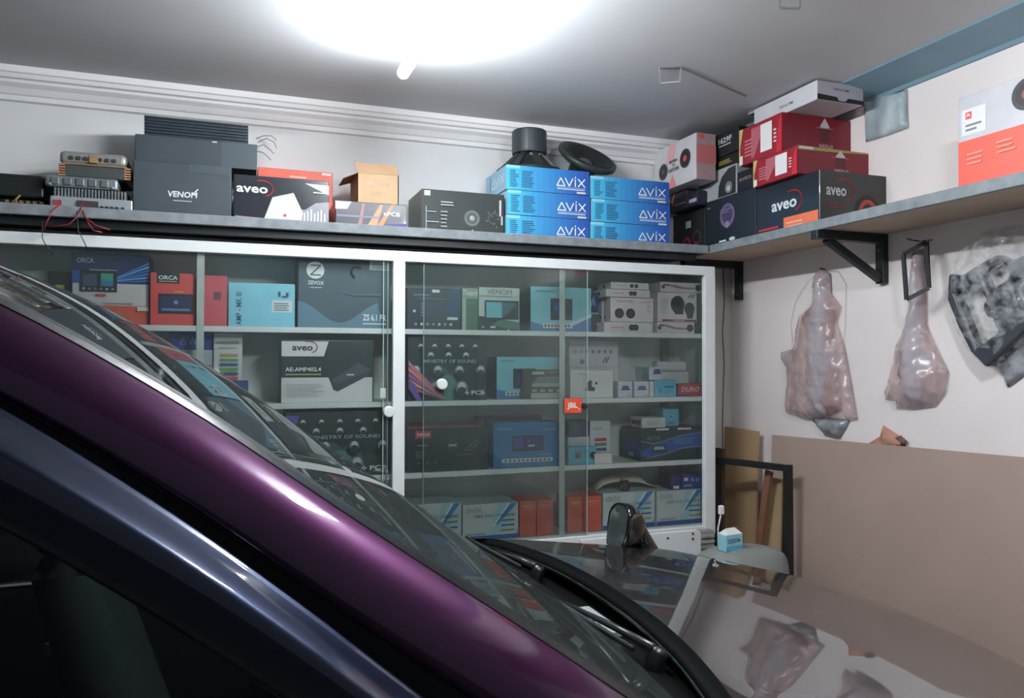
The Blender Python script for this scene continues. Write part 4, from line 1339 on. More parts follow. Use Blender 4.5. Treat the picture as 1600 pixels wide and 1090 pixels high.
b = bbox('carton', 'small navy carton standing on a white one at left of third row', 888, 921, 657, b.top_z, YC+0.07, 0.09, col=(34, 50, 90))
b.face().S([(0.3, 0.3), (0.45, 0.75), (0.6, 0.3)], 0.04, (90, 130, 170), 'lettering')
b.done()
b = bbox('carton', 'white carton with red green and grey pills in the third row', 922, 954, 657, ZCc, YC+0.06, 0.09, col=(200, 202, 206))
f = b.face()
for i, c in enumerate(((186, 60, 70), (90, 140, 90), (80, 90, 120))):
    f.R(0.22, 0.50-0.12*i, 0.80, 0.58-0.12*i, c, 'icons')
f.lines(0.1, 0.78, 0.8, 0.08, 2, (140, 146, 154), seed=2)
b.done()
b = bbox('carton', 'sky blue carton with small pictured camera at left of third row', 888, 932, 698, ZCc, YC+0.0, 0.055, col=(96, 180, 204))
b.face().R(0.24, 0.35, 0.42, 0.75, (90, 96, 110), 'picture').R(0.24, 0.62, 0.42, 0.75, (190, 120, 80), 'picture').D(0.88, 0.5, 0.22, (40, 60, 76)).lines(0.55, 0.7, 0.3, 0.14, 2, (50, 110, 140), seed=2)
b.done()
b = bbox('carton', 'plain small white box at the shelf front of the third row', 929, 957, 708, ZCc, YC-0.012, 0.05, col=(222, 218, 216))
b.done()
b = bbox('carton', 'long dark teal and blue carton in the third row', 1001, 1098, 668, ZCc, YC+0.0, 0.2, col=(24, 56, 62), side=(22, 50, 60), rough=0.35)
f = b.face()
f.P([(0, 0.30), (0.2, 0.48), (0.45, 0.62), (0.7, 0.78), (0.98, 0.80), (0.98, 0.40), (0.7, 0.36), (0.4, 0.24), (0.1, 0.14), (0, 0.14)], (30, 84, 170), 'artwork')
f.S([(0.0, 0.62), (0.2, 0.52), (0.4, 0.62), (0.65, 0.76), (0.97, 0.84)], 0.02, (150, 176, 186), 'artwork').S([(0.1, 0.10), (0.4, 0.2), (0.65, 0.36), (0.97, 0.40)], 0.02, (150, 176, 186), 'artwork')
f.P([(0.16, 0.26), (0.20, 0.48), (0.38, 0.48), (0.42, 0.26)], (30, 40, 60)).P([(0.2, 0.34), (0.22, 0.44), (0.36, 0.44), (0.38, 0.34)], (150, 186, 210))
logo_avix(f, 0.10, 0.66, 0.20, 0.10, (120, 170, 180))
f.R(0.24, 0.94, 0.44, 1.0, (220, 216, 216), 'sticker#b').R(0.58, 0.94, 0.80, 1.0, (220, 216, 216), 'sticker').lines(0.52, 0.5, 0.38, 0.2, 4, (90, 140, 200), seed=3)
fl = b.face('l')
fl.P([(0.1, 0.3), (0.5, 0.7), (1.0, 0.55), (1.0, 0.25), (0.6, 0.12)], (30, 70, 150), 'artwork').R(0.4, 0.12, 0.65, 0.22, (150, 190, 210), 'sticker')
b.done()
b.o.rotation_euler = (0, 0, 0.0)
lt = b.top_z
b = bbox('carton', 'flat white carton with three dark squares on the dark teal carton', 1003, 1040, 652, lt, YC+0.01, 0.11, col=(206, 206, 210))
f = b.face()
fl = b.face('l')
for i in range(3):
    fl.R(0.10+0.28*i, 0.28, 0.34+0.28*i, 0.72, (50, 56, 60), 'picture')
f.lines(0.2, 0.3, 0.6, 0.4, 4, (170, 172, 176), seed=4)
b.done()
b = bbox('carton', 'sky blue carton behind the three square carton on the third row', 1036, 1061, 638, lt, YC+0.06, 0.12, col=(104, 184, 208))
b.face().D(0.5, 0.55, 0.16, (160, 200, 214)).D(0.5, 0.55, 0.10, (70, 140, 170)).lines(0.3, 0.15, 0.4, 0.14, 2, (60, 120, 150), seed=3)
b.done()
# bottom row
G2 = 'white blue striped cartons in the bottom row'


def online(label, x0, x1, yt, partial=0):
    b = bbox('carton', label, x0, x1, yt, ZD, YC+0.0, 0.2, col=(206, 214, 214), top=(176, 186, 188), group=G2)
    f = b.face()
    f.P([(0.46, 0.0), (0.62, 0.0), (0.98, 1.0), (0.62, 1.0)], (176, 208, 222), 'artwork')
    f.P([(0.56, 0.40), (0.62, 0.40), (0.98, 0.98), (0.86, 0.98)], (60, 132, 196), 'artwork')
    f.P([(0.52, 0.34), (0.55, 0.34), (0.84, 0.98), (0.80, 0.98)], (232, 240, 242), 'artwork')
    f.P([(0.90, 0.0), (1, 0.0), (1, 0.3)], (140, 190, 214), 'artwork')
    f.R(0, 0, 1, 0.12, (40, 84, 160), 'artwork')
    logo_avix(f, 0.06, 0.78, 0.26, 0.13, (150, 160, 166))
    f.T(0.19, 0.63, 0.075, 'ARE YOU ONLINE?', (86, 100, 108), w=0.76, shear=0.25, bold=0.0)
    for i, c in enumerate(((90, 150, 130), (50, 100, 170), (150, 160, 90))):
        f.R(0.68, 0.50-0.14*i, 0.92, 0.545-0.14*i, c, 'icons')
    f.lines(0.06, 0.17, 0.34, 0.05, 1, (120, 130, 136), ragged=0)
    b.done()
    return b


b = online('white carton with blue diagonal stripe, partly hidden by the car windscreen', 640, 721, 786)
b = online('white carton with blue diagonal stripe, left of the orange cartons', 723, 810, 786)
bo = online('white carton with blue diagonal stripe, behind the car fender mirror', 942, 1023, 768)
bp = online('white carton with blue diagonal stripe, at the right end of the bottom row', 1026, 1099, 765)
ORG = 'orange cartons in the bottom row'


def orange(label, x0, x1, yt, yf, h0=ZD):
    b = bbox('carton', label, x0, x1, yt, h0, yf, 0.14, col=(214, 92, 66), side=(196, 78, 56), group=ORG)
    b.face().T(0.2, 0.82, 0.055, 'ORCA', (236, 190, 170), w=0.62, bold=0.03).R(0.22, 0.76, 0.78, 0.775, (226, 150, 128), 'lettering')
    b.done()


orange('orange carton next to a white striped carton, first of the left pair', 812, 838, 782, YC+0.0)
orange('orange carton, second of the pair left of the thin upright', 839, 865, 780, YC+0.0)
orange('orange carton just right of the thin upright in the bottom row', 887, 911, 776, YC+0.01)
orange('orange carton standing forward beside the car fender mirror', 913, 940, 774, YC-0.008)
b = bbox('carton', 'small royal blue carton on the right end white striped carton', 1066, 1096, 742, bp.top_z, YC+0.01, 0.1, col=(34, 62, 150))
f = b.face()
f.R(0.1, 0.6, 0.3, 0.85, (206, 214, 226), 'sticker').R(0.45, 0.55, 0.6, 0.8, (120, 150, 200), 'picture').R(0.7, 0.5, 0.85, 0.8, (120, 150, 200), 'picture').R(0.1, 0.2, 0.5, 0.3, (190, 180, 120), 'lettering')
b.done()
b = bbox('carton', 'small navy carton with white tag left of the royal blue carton', 1049, 1064, 742, bp.top_z, YC+0.012, 0.1, col=(28, 40, 96))
b.face().R(0.2, 0.05, 0.8, 0.25, (226, 226, 226), 'sticker')
b.done()
# plug and yellow connector on the left ONLINE carton
c = ony(977, 757, YC+0.03)
t = empty('plug', 'black plug with yellow tip lying on a white striped carton', 'plug', (c.x, YC+0.04, bo.top_z))
MB().lathe([(0, 0), (0.024, 0.0), (0.028, 0.01), (0.026, 0.03), (0.018, 0.05), (0, 0.054)], 16).build('plug_body', mat((34, 34, 34), 0.4), t, smooth=True)
MB().quad_box((-0.016, -0.012, 0.04), (0.004, 0.01, 0.062)).build('tip', mat((190, 150, 50), 0.4), t, bevel=0.004)
# draped pale cloth behind
rows = []
for i in range(9):
    r_ = []
    for j in range(9):
        u, v = i/8, j/8
        p = ony(925+95*u, 765, YC+0.13)
        zt_ = 0.11*math.sin(PI*min(1, u*1.1+0.02))**0.7*(1-0.5*v)*(0.9+0.1*math.sin(9*u+4*v))
        r_.append((p.x, YC+0.078+0.10*v, bo.top_z+0.002+zt_*(1 if 0 < i < 8 else 0)*(0.35+0.65*math.sin(PI*v))))
    rows.append(r_)
o = MB().grid(rows).build('cloth', mat((186, 188, 176), 0.8, noise=0.08), smooth=True, solid=0.003)
tag(o, 'pale crumpled cloth heaped on the white striped cartons behind the plug', 'cloth')
# finger clip on glass
b = bbox('glass_clip', 'small clear clip on the glass near the thick upright', 594, 603, 606, ony(598, 622, CY0+0.01).z, CY0+0.004, 0.006, cat='clip', col=(176, 186, 180), bevel=0.001)
b.done()

# ------------------------------------------------------------------ things leaning in the corner and on the right wall
# white board in front of the cabinet
p0, p1 = ony(905, 838, 3.06), ony(1092, 826, 3.06)
w = p1.x-p0.x
t = empty('white_board', 'white rounded board standing low in front of the cabinet', 'board', ((p0.x+p1.x)/2, 3.06, 0.0))
hb = p1.z
pts = [(-w/2, 0.0), (w/2, 0.0), (w/2, hb-0.02), (w/2-0.006, hb-0.006), (w/2-0.02, hb), (-w/2, hb)]
MB().prism(pts, 0.018, ((0, 0, 0), (1, 0, 0), (0, 0, 1))).build('board_face', mat((222, 222, 224), 0.4, noise=0.02), t, bevel=0.002)
m = MB()
for (px, py) in ((1081, 833), (1081, 841), (1042, 840)):
    q = ony(px, py, 3.05)
    m.lathe([(0, -0.0205), (0.0055, -0.0205), (0.006, -0.018)], 12, axis=(0, 1, 0), org=(q.x-t.location.x, 0, q.z))
m.build('screw_holes', mat((60, 60, 60), 0.5), t)
# louvred box beside it
p = ony(1094, 830, 3.10), ony(1116, 830, 3.10)
t = empty('louvre_vent', 'small grey slatted vent standing between board and corner', 'vent', ((p[0].x+p[1].x)/2, 3.11, 0.0))
w = p[1].x-p[0].x
zt = p[0].z
MB().quad_box((-w/2, -0.01, 0), (w/2, 0.03, zt)).build('vent_body', mat((140, 142, 138), 0.6), t)
m = MB()
for i in range(14):
    m.quad_box((-w/2+0.004, -0.02, zt-0.03-0.025*i), (w/2-0.004, -0.009, zt-0.018-0.025*i))
m.build('slats', mat((160, 162, 158), 0.6), t)

# grey rounded seat with a small packet on it
c = onz(1156, 862, 0.80)
SX, SY = c.x, c.y
t = empty('padded_stool', 'grey rounded padded stool seat behind the car bonnet', 'stool', (SX, SY, 0))
wseat = 0.24
zs = 0.826
rows = []
for i in range(25):
    u = -1+2*i/24
    r_ = []
    half = 0.15*math.sqrt(max(0.0, 1-abs(u)**3.0))
    edge = (1-abs(u)**2.6)
    top = zs-0.075+0.075*max(0, edge)**0.6
    for j in range(17):
        q = PI*j/16
        yy = -half*math.cos(q)*1.0
        k = abs(math.cos(q))
        zz_ = 0.58+(top-0.58)*(1-k**4.5)
        r_.append((u*wseat, yy, zz_))
    rows.append(r_)
MB().grid(rows).build('seat_cushion', mat((128, 132, 128), 0.6, noise=0.05), t, smooth=True)
MB().prism([(-wseat*0.95, 0), (wseat*0.95, 0), (wseat*0.95, 0.05), (-wseat*0.95, 0.05)], 0.24, ((0, 0.12, 0.56), (1, 0, 0), (0, 0, 1))).build('seat_base', mat((90, 92, 90), 0.6), t, bevel=0.01)
for sx in (-1, 1):
    for sy in (-1, 1):
        MB().tube([(sx*0.16, sy*0.10, 0.57), (sx*0.18, sy*0.12, 0.0)], 0.014, 10).build('leg', mat((70, 72, 72), 0.4, 0.6), t, smooth=True)
# packet
c = onz(1141, 858, zs-0.004)
sq = (ony(1156, 858, c.y).x-ony(1127, 858, c.y).x)
t = empty('gable_packet', 'little blue and white gable top packet on the grey stool', 'packet', (c.x, c.y, zs-0.006), 0.15)
hp = 0.072
MB().quad_box((-sq/2, -0.025, 0), (sq/2, 0.025, hp)).build('packet_body', mat((150, 206, 222), 0.5), t, bevel=0.002)
m = MB()
m.v += [(-sq/2, -0.025, hp), (sq/2, -0.025, hp), (sq/2, 0.025, hp), (-sq/2, 0.025, hp), (-sq/4, 0, hp+0.024), (sq/4, 0, hp+0.024)]
m.f += [(0, 1, 5, 4), (1, 2, 5), (2, 3, 4, 5), (3, 0, 4)]
m.m += [0]*4
m.build('gable_top', mat((228, 228, 228), 0.5), t)
fc = Face((-sq/2, -0.025, 0), (1, 0, 0), (0, 0, 1), sq, hp)
fc.R(0, 0, 1, 0.3, (96, 176, 206), 'artwork').lines(0.1, 0.5, 0.7, 0.3, 3, (40, 110, 150), seed=3).R(0.7, 0.55, 0.85, 0.68, (40, 60, 80), 'lettering')
fc.build(t)
MB().quad_box((sq/2-0.004, 0.028, 0), (sq/2+0.03, 0.034, hp*1.2)).build('backing_card', mat((96, 98, 104), 0.6), t)
a0, a1 = ony(1122, 832, c.y+0.04), ony(1127, 800, c.y+0.04)
t = empty('brush', 'white small headed brush standing upright behind the packet', 'brush', (a0.x, a0.y, zs-0.03))
o0 = Vector(t.location)
MB().tube([(0, 0, 0), Vector(a0)-o0+Vector((0, 0, 0.02)), Vector(a1)-o0], 0.0035, 8).build('handle', mat((214, 214, 214), 0.4, noise=0), t, smooth=True)
hd = Vector(a1)-o0
MB().quad_box((hd.x-0.012, hd.y-0.008, hd.z-0.01), (hd.x+0.012, hd.y+0.01, hd.z+0.03)).build('head', mat((232, 232, 232), 0.5, noise=0), t, bevel=0.005)

# boards and sticks leaning in the corner
tan = mat((168, 138, 104), 0.7, noise=0.08, scale=6)
tan2 = mat((176, 150, 116), 0.7, noise=0.08, scale=6)
brown = mat((84, 54, 46), 0.6, noise=0.15, scale=10)


def lean_board(name, label, cat, px0, px1, ptop, X, m, thick=0.01, lean=0.10, zbot=0.0):
    """board standing on the floor and leaning on the right wall; seen edge to edge between px0 and px1"""
    a, b = onx(px0, ptop, X), onx(px1, ptop, X)
    h = (a.z+b.z)/2
    L = math.hypot(h, lean)
    y0, y1 = b.y, a.y
    mb = MB().prism([(0, 0), (y1-y0, 0), (y1-y0, L), (0, L)], thick, ((0, 0, 0), (0, -1, 0), (lean/L, 0, h/L)))
    o = mb.build(name, m, None, loc=(X-lean, y1, 0), bevel=0.001)
    return tag(o, label, cat)


lean_board('plywood_board', 'narrow tan plywood board leaning beside the corner pipe', 'board', 1128, 1187, 669, 2.50, tan, 0.012, 0.03)
lean_board('plywood_strip', 'small pale plywood strip inside the black frame by the hardboard', 'board', 1197, 1224, 746, 2.46, tan2, 0.01, 0.03)
m = MB()
pa, pb = Vector(onx(1202, 735, 2.405)), Vector(onx(1187, 850, 2.40))
m.bar(pa, pa+(pb-pa)*((pa.z-0.01)/(pa.z-pb.z)), 0.018, 0.04)
tag(m.build('wooden_stick', mat((124, 84, 66), 0.6, noise=0.15, scale=10)), 'reddish brown wooden stick leaning inside the black frame', 'stick')
m = MB()
m.bar(Vector(onx(1125, 700, 2.34)), Vector((2.32, onx(1125, 700, 2.34).y-0.01, 0.01)), 0.02, 0.06)
tag(m.build('wooden_stick', brown), 'dark brown plank standing against the cabinet end in the corner', 'stick')
# black frame
za = 1.15
p0, p1 = onx(1119, 718, 2.29), onx(1231, 731, 2.40)
za = (p0.z+p1.z)/2
t = empty('metal_frame', 'black rectangular metal frame leaning in the corner before the boards', 'frame', (p0.x, p0.y, 0))
q0, q1 = Vector((0, 0, p0.z)), Vector((p1.x-p0.x, p1.y-p0.y, p1.z))
blackm = mat((22, 28, 28), 0.45)
ft0, ft1 = Vector((-0.005, -0.02, 0.0)), Vector((q1.x-0.005, q1.y-0.02, 0.0))
MB().bar(q0, q1, 0.025, 0.03).build('top_rail', blackm, t)
MB().bar(q1+Vector((0, 0, 0.015)), ft1, 0.036, 0.025).build('side_rail', blackm, t)
MB().bar(q0+Vector((0, 0, 0.015)), ft0, 0.036, 0.025).build('side_rail', blackm, t)
MB().bar(ft0+Vector((0, 0, 0.018)), ft1+Vector((0, 0, 0.018)), 0.025, 0.03).build('bottom_rail', blackm, t)
# cable running down the corner
m = MB().tube([ony(px, py, 3.503) for px, py in ((1130, 416), (1132, 470), (1129, 520), (1132, 570), (1130, 620), (1129, 662), (1131, 760))], 0.0025, 6)
tag(m.build('cable', mat((96, 88, 86), 0.5, noise=0), smooth=True), 'thin dark cable running down the room corner beside the cabinet', 'cable')
# big hardboard sheet
hbm = mat((168, 146, 134), 0.65, noise=0.05, scale=4)
X = 2.508
a = onx(1208, 679, X)
b = onx(1600, 714, X)
lean = 0.05
y1, y0 = a.y, 0.6
h = a.z
h2 = a.z+(b.z-a.z)*(y1-y0)/(y1-b.y)
L = math.hypot(h, lean)
mb = MB().prism([(0, 0), (y1-y0, 0), (y1-y0, L*h2/h), (0, L)], 0.006, ((0, 0, 0), (0, -1, 0), (lean/L, 0, h/L)))
tag(mb.build('hardboard_sheet', hbm, None, loc=(X-lean, y1, 0)), 'large brown hardboard sheet leaning along the right wall beside the car', 'board')


# ---- hanging bags
def inflated(outline, X, puff, seed, base=0.004, step=0.013, wr=0.006):
    """cushion of crinkled film on the right wall: outline in (px,py), bulging towards -X"""
    P = [onx(px, py, X) for px, py in outline]
    pts = []
    n = len(P)
    for i in range(n):
        p, q = P[i], P[(i+1) % n]
        k = max(1, int((q-p).length/step))
        for j in range(k):
            r = p.lerp(q, j/k)
            pts.append((r.y, r.z))
    nb = len(pts)
    edges = [(i, (i+1) % nb) for i in range(nb)]
    ys, zs = [p[0] for p in pts], [p[1] for p in pts]
    rr = random.Random(seed)
    inner = []

    def inside(y, z):
        c = False
        j = nb-1
        for i in range(nb):
            yi, zi = pts[i]
            yj, zj = pts[j]
            if (zi > z) != (zj > z) and y < (yj-yi)*(z-zi)/(zj-zi)+yi:
                c = not c
            j = i
        return c

    def dist(y, z):
        best = 9
        for i in range(nb):
            a, b = Vector(pts[i]), Vector(pts[(i+1) % nb])
            d = b-a
            tt = max(0, min(1, (Vector((y, z))-a).dot(d)/max(d.length_squared, 1e-9)))
            best = min(best, (a+d*tt-Vector((y, z))).length)
        return best
    y = min(ys)+step/2
    while y < max(ys):
        z = min(zs)+step/2
        while z < max(zs):
            yy, zz_ = y+rr.uniform(-.25, .25)*step, z+rr.uniform(-.25, .25)*step
            if inside(yy, zz_) and dist(yy, zz_) > step*0.5:
                inner.append((yy, zz_))
            z += step
        y += step
    allp = [Vector(p) for p in pts+inner]
    vo, eo, fo, *_ = delaunay_2d_cdt(allp, edges, [], 1, 1e-6)
    V = []
    for v in vo:
        d = dist(v.x, v.y)
        k = 1-math.exp(-d/max(puff, 0.01)*1.3)
        cr = 0.0
        if d > 0.004 and wr:
            f1 = abs(mnoise.noise(Vector((v.x*22+seed, v.y*9, seed*1.7))))
            f2 = abs(mnoise.noise(Vector((v.x*11+v.y*30, v.y*26-v.x*9, seed*3.1))))
            cr = wr*(1.6-4.0*min(f1, 0.4)+1.2-3.0*min(f2, 0.4))*min(1, d/0.02)
        V.append((-base-puff*k-max(0.0, cr), v.x, v.y))
    return V, [tuple(f) for f in fo]


def film_thing(parent, name, outline, X, puff, seed, m, center, **kw):
    V, Fc = inflated(outline, X, puff, seed, **kw)
    V = [(x+X-center.x, y-center.y, z-center.z) for x, y, z in V]
    o = new_obj(name, V, Fc, m, parent, smooth=True)
    sd = o.modifiers.new('solid', 'SOLIDIFY')
    sd.thickness = 0.0006
    return o


def z6(pts):
    return [(1100+x/2.868, 340+y/2.868) for x, y in pts]


pinkfilm = film_mat((212, 176, 170), 0.48, 0.2, 0.8, 16, rgb2=(192, 180, 186), spread=0.3)
c = onx(1288, 425, XR-0.012)
t = empty('plastic_bag', 'tall pinkish crumpled plastic bag hanging left on the right wall', 'bag', c)
film_thing(t, 'bag_film', z6([(505, 240), (535, 225), (570, 250), (575, 340), (620, 400), (600, 470), (632, 570), (660, 720), (692, 905), (610, 912), (545, 900), (475, 905), (375, 875), (385, 690), (345, 605), (410, 585), (435, 440), (495, 370), (500, 300)]), XR-0.003, 0.055, 1, pinkfilm, c)
film_thing(t, 'wrapped_part', z6([(505, 380), (560, 360), (590, 420), (585, 560), (610, 720), (620, 860), (560, 890), (500, 860), (470, 720), (480, 560), (445, 450)]), XR-0.003, 0.035, 2, mat((150, 128, 134), 0.5, noise=0.3, scale=26), c, wr=0.010)
film_thing(t, 'silver_corner', z6([(480, 900), (560, 895), (655, 905), (640, 940), (610, 990), (545, 975), (510, 930)]), XR-0.003, 0.02, 3, mat((150, 154, 158), 0.3, 0.3, noise=0.3, scale=30), c)
nail = onx(1284, 421, XR-0.02)
m = MB()
m.tube([Vector((XR-0.001, nail.y, nail.z))-c, Vector((XR-0.03, nail.y, nail.z+0.006))-c], 0.003, 8)
m.build('nail', steel_m, t)
m = MB()
pp = [onx(px, py, XR-0.006)-c for px, py in ((1282, 423), (1262, 440), (1243, 470), (1235, 505), (1238, 535))]
m.tube(pp, 0.001, 5)
pp = [onx(px, py, XR-0.006)-c for px, py in ((1290, 423), (1310, 424), (1322, 445), (1321, 490), (1319, 530))]
m.tube(pp, 0.001, 5)
m.build('string', mat((190, 184, 180), 0.6, noise=0), t)
c = onx(1436, 395, XR-0.012)
t = empty('plastic_bag', 'pear shaped clear bag with dark part hanging behind the wire frame', 'bag', c)
film_thing(t, 'bag_film', z6([(940, 150), (985, 140), (1000, 330), (1003, 480), (1040, 570), (1100, 690), (1085, 790), (1040, 845), (940, 858), (865, 855), (868, 822), (815, 815), (835, 720), (855, 640), (870, 560), (915, 470), (930, 370), (930, 260)]), XR-0.003, 0.06, 4, pinkfilm, c)
film_thing(t, 'wrapped_part', z6([(880, 600), (940, 560), (985, 590), (1000, 700), (990, 790), (950, 800), (930, 740), (880, 720)]), XR-0.003, 0.04, 5, mat((86, 90, 98), 0.35, 0.1, noise=0.25, scale=20), c, wr=0.012)
film_thing(t, 'wrapped_label', z6([(935, 160), (985, 150), (990, 300), (935, 300)]), XR-0.003, 0.02, 6, mat((150, 124, 106), 0.5, noise=0.2, scale=20), c)
m = MB()
n0 = onx(1430, 376, XR-0.02)
m.tube([Vector((XR-0.001, n0.y, n0.z))-c, Vector((XR-0.03, n0.y+0.01, n0.z+0.004))-c, Vector((XR-0.035, n0.y+0.025, n0.z+0.012))-c], 0.0025, 8)
m.build('hook', steel_m, t, smooth=True)
# small black rectangular frame hanging over the bag, twisted off the wall
XF = XR-0.10
P = [onx(px, py, x) for (px, py), x in zip(z6([(893, 165), (997, 108), (1008, 315), (908, 367)]), (XF-0.03, XF+0.02, XF+0.02, XF-0.03))]
c = P[1]
t = empty('bezel_frame', 'small black rectangular bezel hanging twisted on the wall hook', 'frame', c)
m = MB()
for i in range(4):
    m.bar(P[i]-c, P[(i+1) % 4]-c, 0.008, 0.016)
m.build('bezel', mat((46, 46, 50), 0.4), t)
m = MB()
m.tube([P[1]-c, P[1]-c+Vector((0.03, 0.0, 0.01)), onx(1433, 377, XR-0.05)-c], 0.0015, 6)
m.build('tie_wire', steel_m, t)

# bubble wrapped dashboard fascia at the right
c = onx(1545, 470, XR-0.012)
t = empty('dashboard_fascia', 'black car dashboard fascia in bubble wrap hanging at far right', 'car part', c)


def ring_prism(outer, holes, X, th, m, name):
    rings = [outer]+holes
    pts, edges = [], []
    for r in rings:
        k = len(pts)
        q = [onx(px, py, X) for px, py in r]
        pts += [(p.y, p.z) for p in q]
        edges += [(k+i, k+(i+1) % len(r)) for i in range(len(r))]
    vo, eo, fo, *_ = delaunay_2d_cdt([Vector(p) for p in pts], edges, [], 1, 1e-6)
    def inpoly(y, z, r):
        q = [onx(px, py, X) for px, py in r]
        cc = False
        j = len(q)-1
        for i in range(len(q)):
            if (q[i].z > z) != (q[j].z > z) and y < (q[j].y-q[i].y)*(z-q[i].z)/(q[j].z-q[i].z)+q[i].y:
                cc = not cc
            j = i
        return cc
    tris = []
    for f in fo:
        y = sum(vo[i].x for i in f)/len(f)
        z = sum(vo[i].y for i in f)/len(f)
        if any(inpoly(y, z, h) for h in holes) or not inpoly(y, z, outer):
            continue
        tris.append(tuple(f))
    V = [(X-c.x, v.x-c.y, v.y-c.z) for v in vo]
    o = new_obj(name, V, tris, m, t)
    sd = o.modifiers.new('solid', 'SOLIDIFY')
    sd.thickness = th
    sd.offset = 0
    bv = o.modifiers.new('bevel', 'BEVEL')
    bv.width = 0.012
    bv.segments = 3
    bv.limit_method = 'ANGLE'
    return o


outer = z6([(1115, 250), (1168, 262), (1240, 215), (1330, 165), (1395, 195), (1470, 160), (1600, 180), (1640, 330), (1600, 450), (1500, 470), (1434, 535), (1330, 640), (1285, 672), (1215, 600), (1150, 470), (1110, 370)])
h1 = z6([(1150, 345), (1248, 285), (1335, 515), (1242, 580)])
h2 = z6([(1262, 240), (1340, 192), (1372, 215), (1385, 270), (1300, 330)])
h3 = z6([(1400, 300), (1450, 270), (1560, 300), (1540, 390), (1440, 420)])
ring_prism(outer, [h1, h2, h3], XR-0.05, 0.05, mat((52, 56, 62), 0.4, noise=0.1), 'fascia_frame')
film_thing(t, 'bubble_wrap', z6([(1105, 200), (1170, 130), (1260, 60), (1400, 30), (1600, 60), (1660, 300), (1620, 520), (1460, 600), (1440, 690), (1360, 755), (1320, 660), (1265, 670), (1190, 600), (1130, 480), (1095, 350)]), XR-0.004, 0.09, 9, film_mat((224, 228, 230), 0.12, 0.1, 0.6, 60, voronoi=True, spread=0.12), c, wr=0.008, step=0.024)
m = MB()
for (px, py) in z6([(1300, 400), (1340, 430), (1345, 350), (1400, 380)]):
    q = onx(px, py, XR-0.04)-c
    m.lathe([(0, -0.012), (0.03, -0.01), (0.04, 0.0)], 14, axis=(1, 0, 0), org=q)
m.build('clips', mat((80, 84, 90), 0.4), t, smooth=True)
film_thing(t, 'tape_end', z6([(1310, 600), (1420, 540), (1460, 690), (1365, 760)]), XR-0.003, 0.012, 11, mat((150, 152, 158), 0.4, noise=0.1), c)

# scrap of kraft paper stuck behind the hardboard
c = onx(1388, 680, XR-0.01)
t = empty('kraft_paper', 'torn crumpled kraft paper poking above the hardboard sheet', 'paper', c)
film_thing(t, 'paper_fold', z6([(740, 1010), (790, 980), (805, 930), (860, 965), (912, 1000), (905, 1022), (870, 1050), (760, 1050)]), XR-0.001, 0.010, 12, mat((176, 128, 108), 0.7, noise=0.2, scale=20), c, wr=0.006, base=0.002)
film_thing(t, 'dark_fold', z6([(855, 985), (885, 975), (912, 1000), (905, 1022), (865, 1015)]), XR-0.012, 0.006, 13, mat((110, 84, 76), 0.7, noise=0.2, scale=20), c, wr=0.003, base=0.002)
# film patch high on the right wall
c = onx(1385, 180, XR-0.006)
t = empty('film_patch', 'grey blue plastic film patch stuck on the right wall below the beam', 'film', c)
film_thing(t, 'film_sheet', [(1351, 157), (1418, 140), (1420, 200), (1372, 217), (1354, 222)], XR-0.002, 0.008, 14, film_mat((166, 184, 192), 0.66, 0.3, 0.6, 16, rgb2=(200, 210, 214), spread=0.2), c, wr=0.004)
# wire loops left on the ceiling
gal = mat((150, 152, 154), 0.45, 0.3, noise=0)


def ceiling_loop(label, pts, drop):
    P = [onz(px, py, ZC-d) for (px, py), d in zip(pts, drop)]
    c = P[0]
    m = MB()
    for i in range(len(P)-1):
        m.bar(P[i]-c, P[i+1]-c, 0.006, 0.006)
    o = m.build('ceiling_hanger', gal, None, loc=c)
    tag(o, label, 'hanger', 'metal hangers under the ceiling')


ceiling_loop('thin metal hanger loop with a long strap on the middle ceiling', [(1030, 106), (1064, 105), (1062, 128), (1032, 130), (1030, 106), (1064, 105), (1165, 150)], [0.003, 0.003, 0.045, 0.045, 0.003, 0.003, 0.003])
ceiling_loop('thin metal hanger loop at the top edge of the ceiling', [(1218, -12), (1251, -10), (1250, 13), (1219, 12), (1218, -12)], [0.003, 0.003, 0.03, 0.03, 0.003])
P = [onz(px, py, ZC-0.02) for px, py in ((1166, 150),)]
cc = onx(1181, 163, 2.26)
t = empty('clear_ring', 'square clear plastic ring on the edge of the flat white carton', 'ring', cc)
pts = [onx(px, py, 2.235)-cc for px, py in ((1166, 151), (1186, 146), (1195, 170), (1174, 178))]
m = MB()
for i in range(4):
    m.bar(pts[i], pts[(i+1) % 4], 0.03, 0.012)
m.build('ring_body', mat((150, 156, 158), 0.25, noise=0), t)


# ------------------------------------------------------------------ the car, nose towards the right wall (+X)
YCAR = 1.75


def interp(tab, x):
    if x <= tab[0][0]:
        a, b = tab[0], tab[1]
    elif x >= tab[-1][0]:
        a, b = tab[-2], tab[-1]
    else:
        for a, b in zip(tab[:-1], tab[1:]):
            if a[0] <= x <= b[0]:
                break
    return a[1]+(b[1]-a[1])*(x-a[0])/(b[0]-a[0])


def smooth_tab(tab, n=3, step=0.04):
    """resample a profile evenly and soften its corners"""
    xs = [tab[0][0]+i*step for i in range(int((tab[-1][0]-tab[0][0])/step)+1)]
    ys = [interp(tab, x) for x in xs]
    for _ in range(n):
        ys = [ys[0]]+[(ys[i-1]+2*ys[i]+ys[i+1])/4 for i in range(1, len(ys)-1)]+[ys[-1]]
    return list(zip(xs, ys))


# height of the glass / roof edge along the car
EDGE = smooth_tab([(-2.7, 1.74), (-2.3, 1.82), (-1.6, 1.87), (-1.0, 1.875), (-0.62, 1.84), (-0.42, 1.79), (-0.276, 1.728), (-0.166, 1.662), (-0.03, 1.575), (0.115, 1.466), (0.28, 1.348), (0.46, 1.222), (0.61, 1.110), (0.73, 1.035), (0.80, 1.0)])
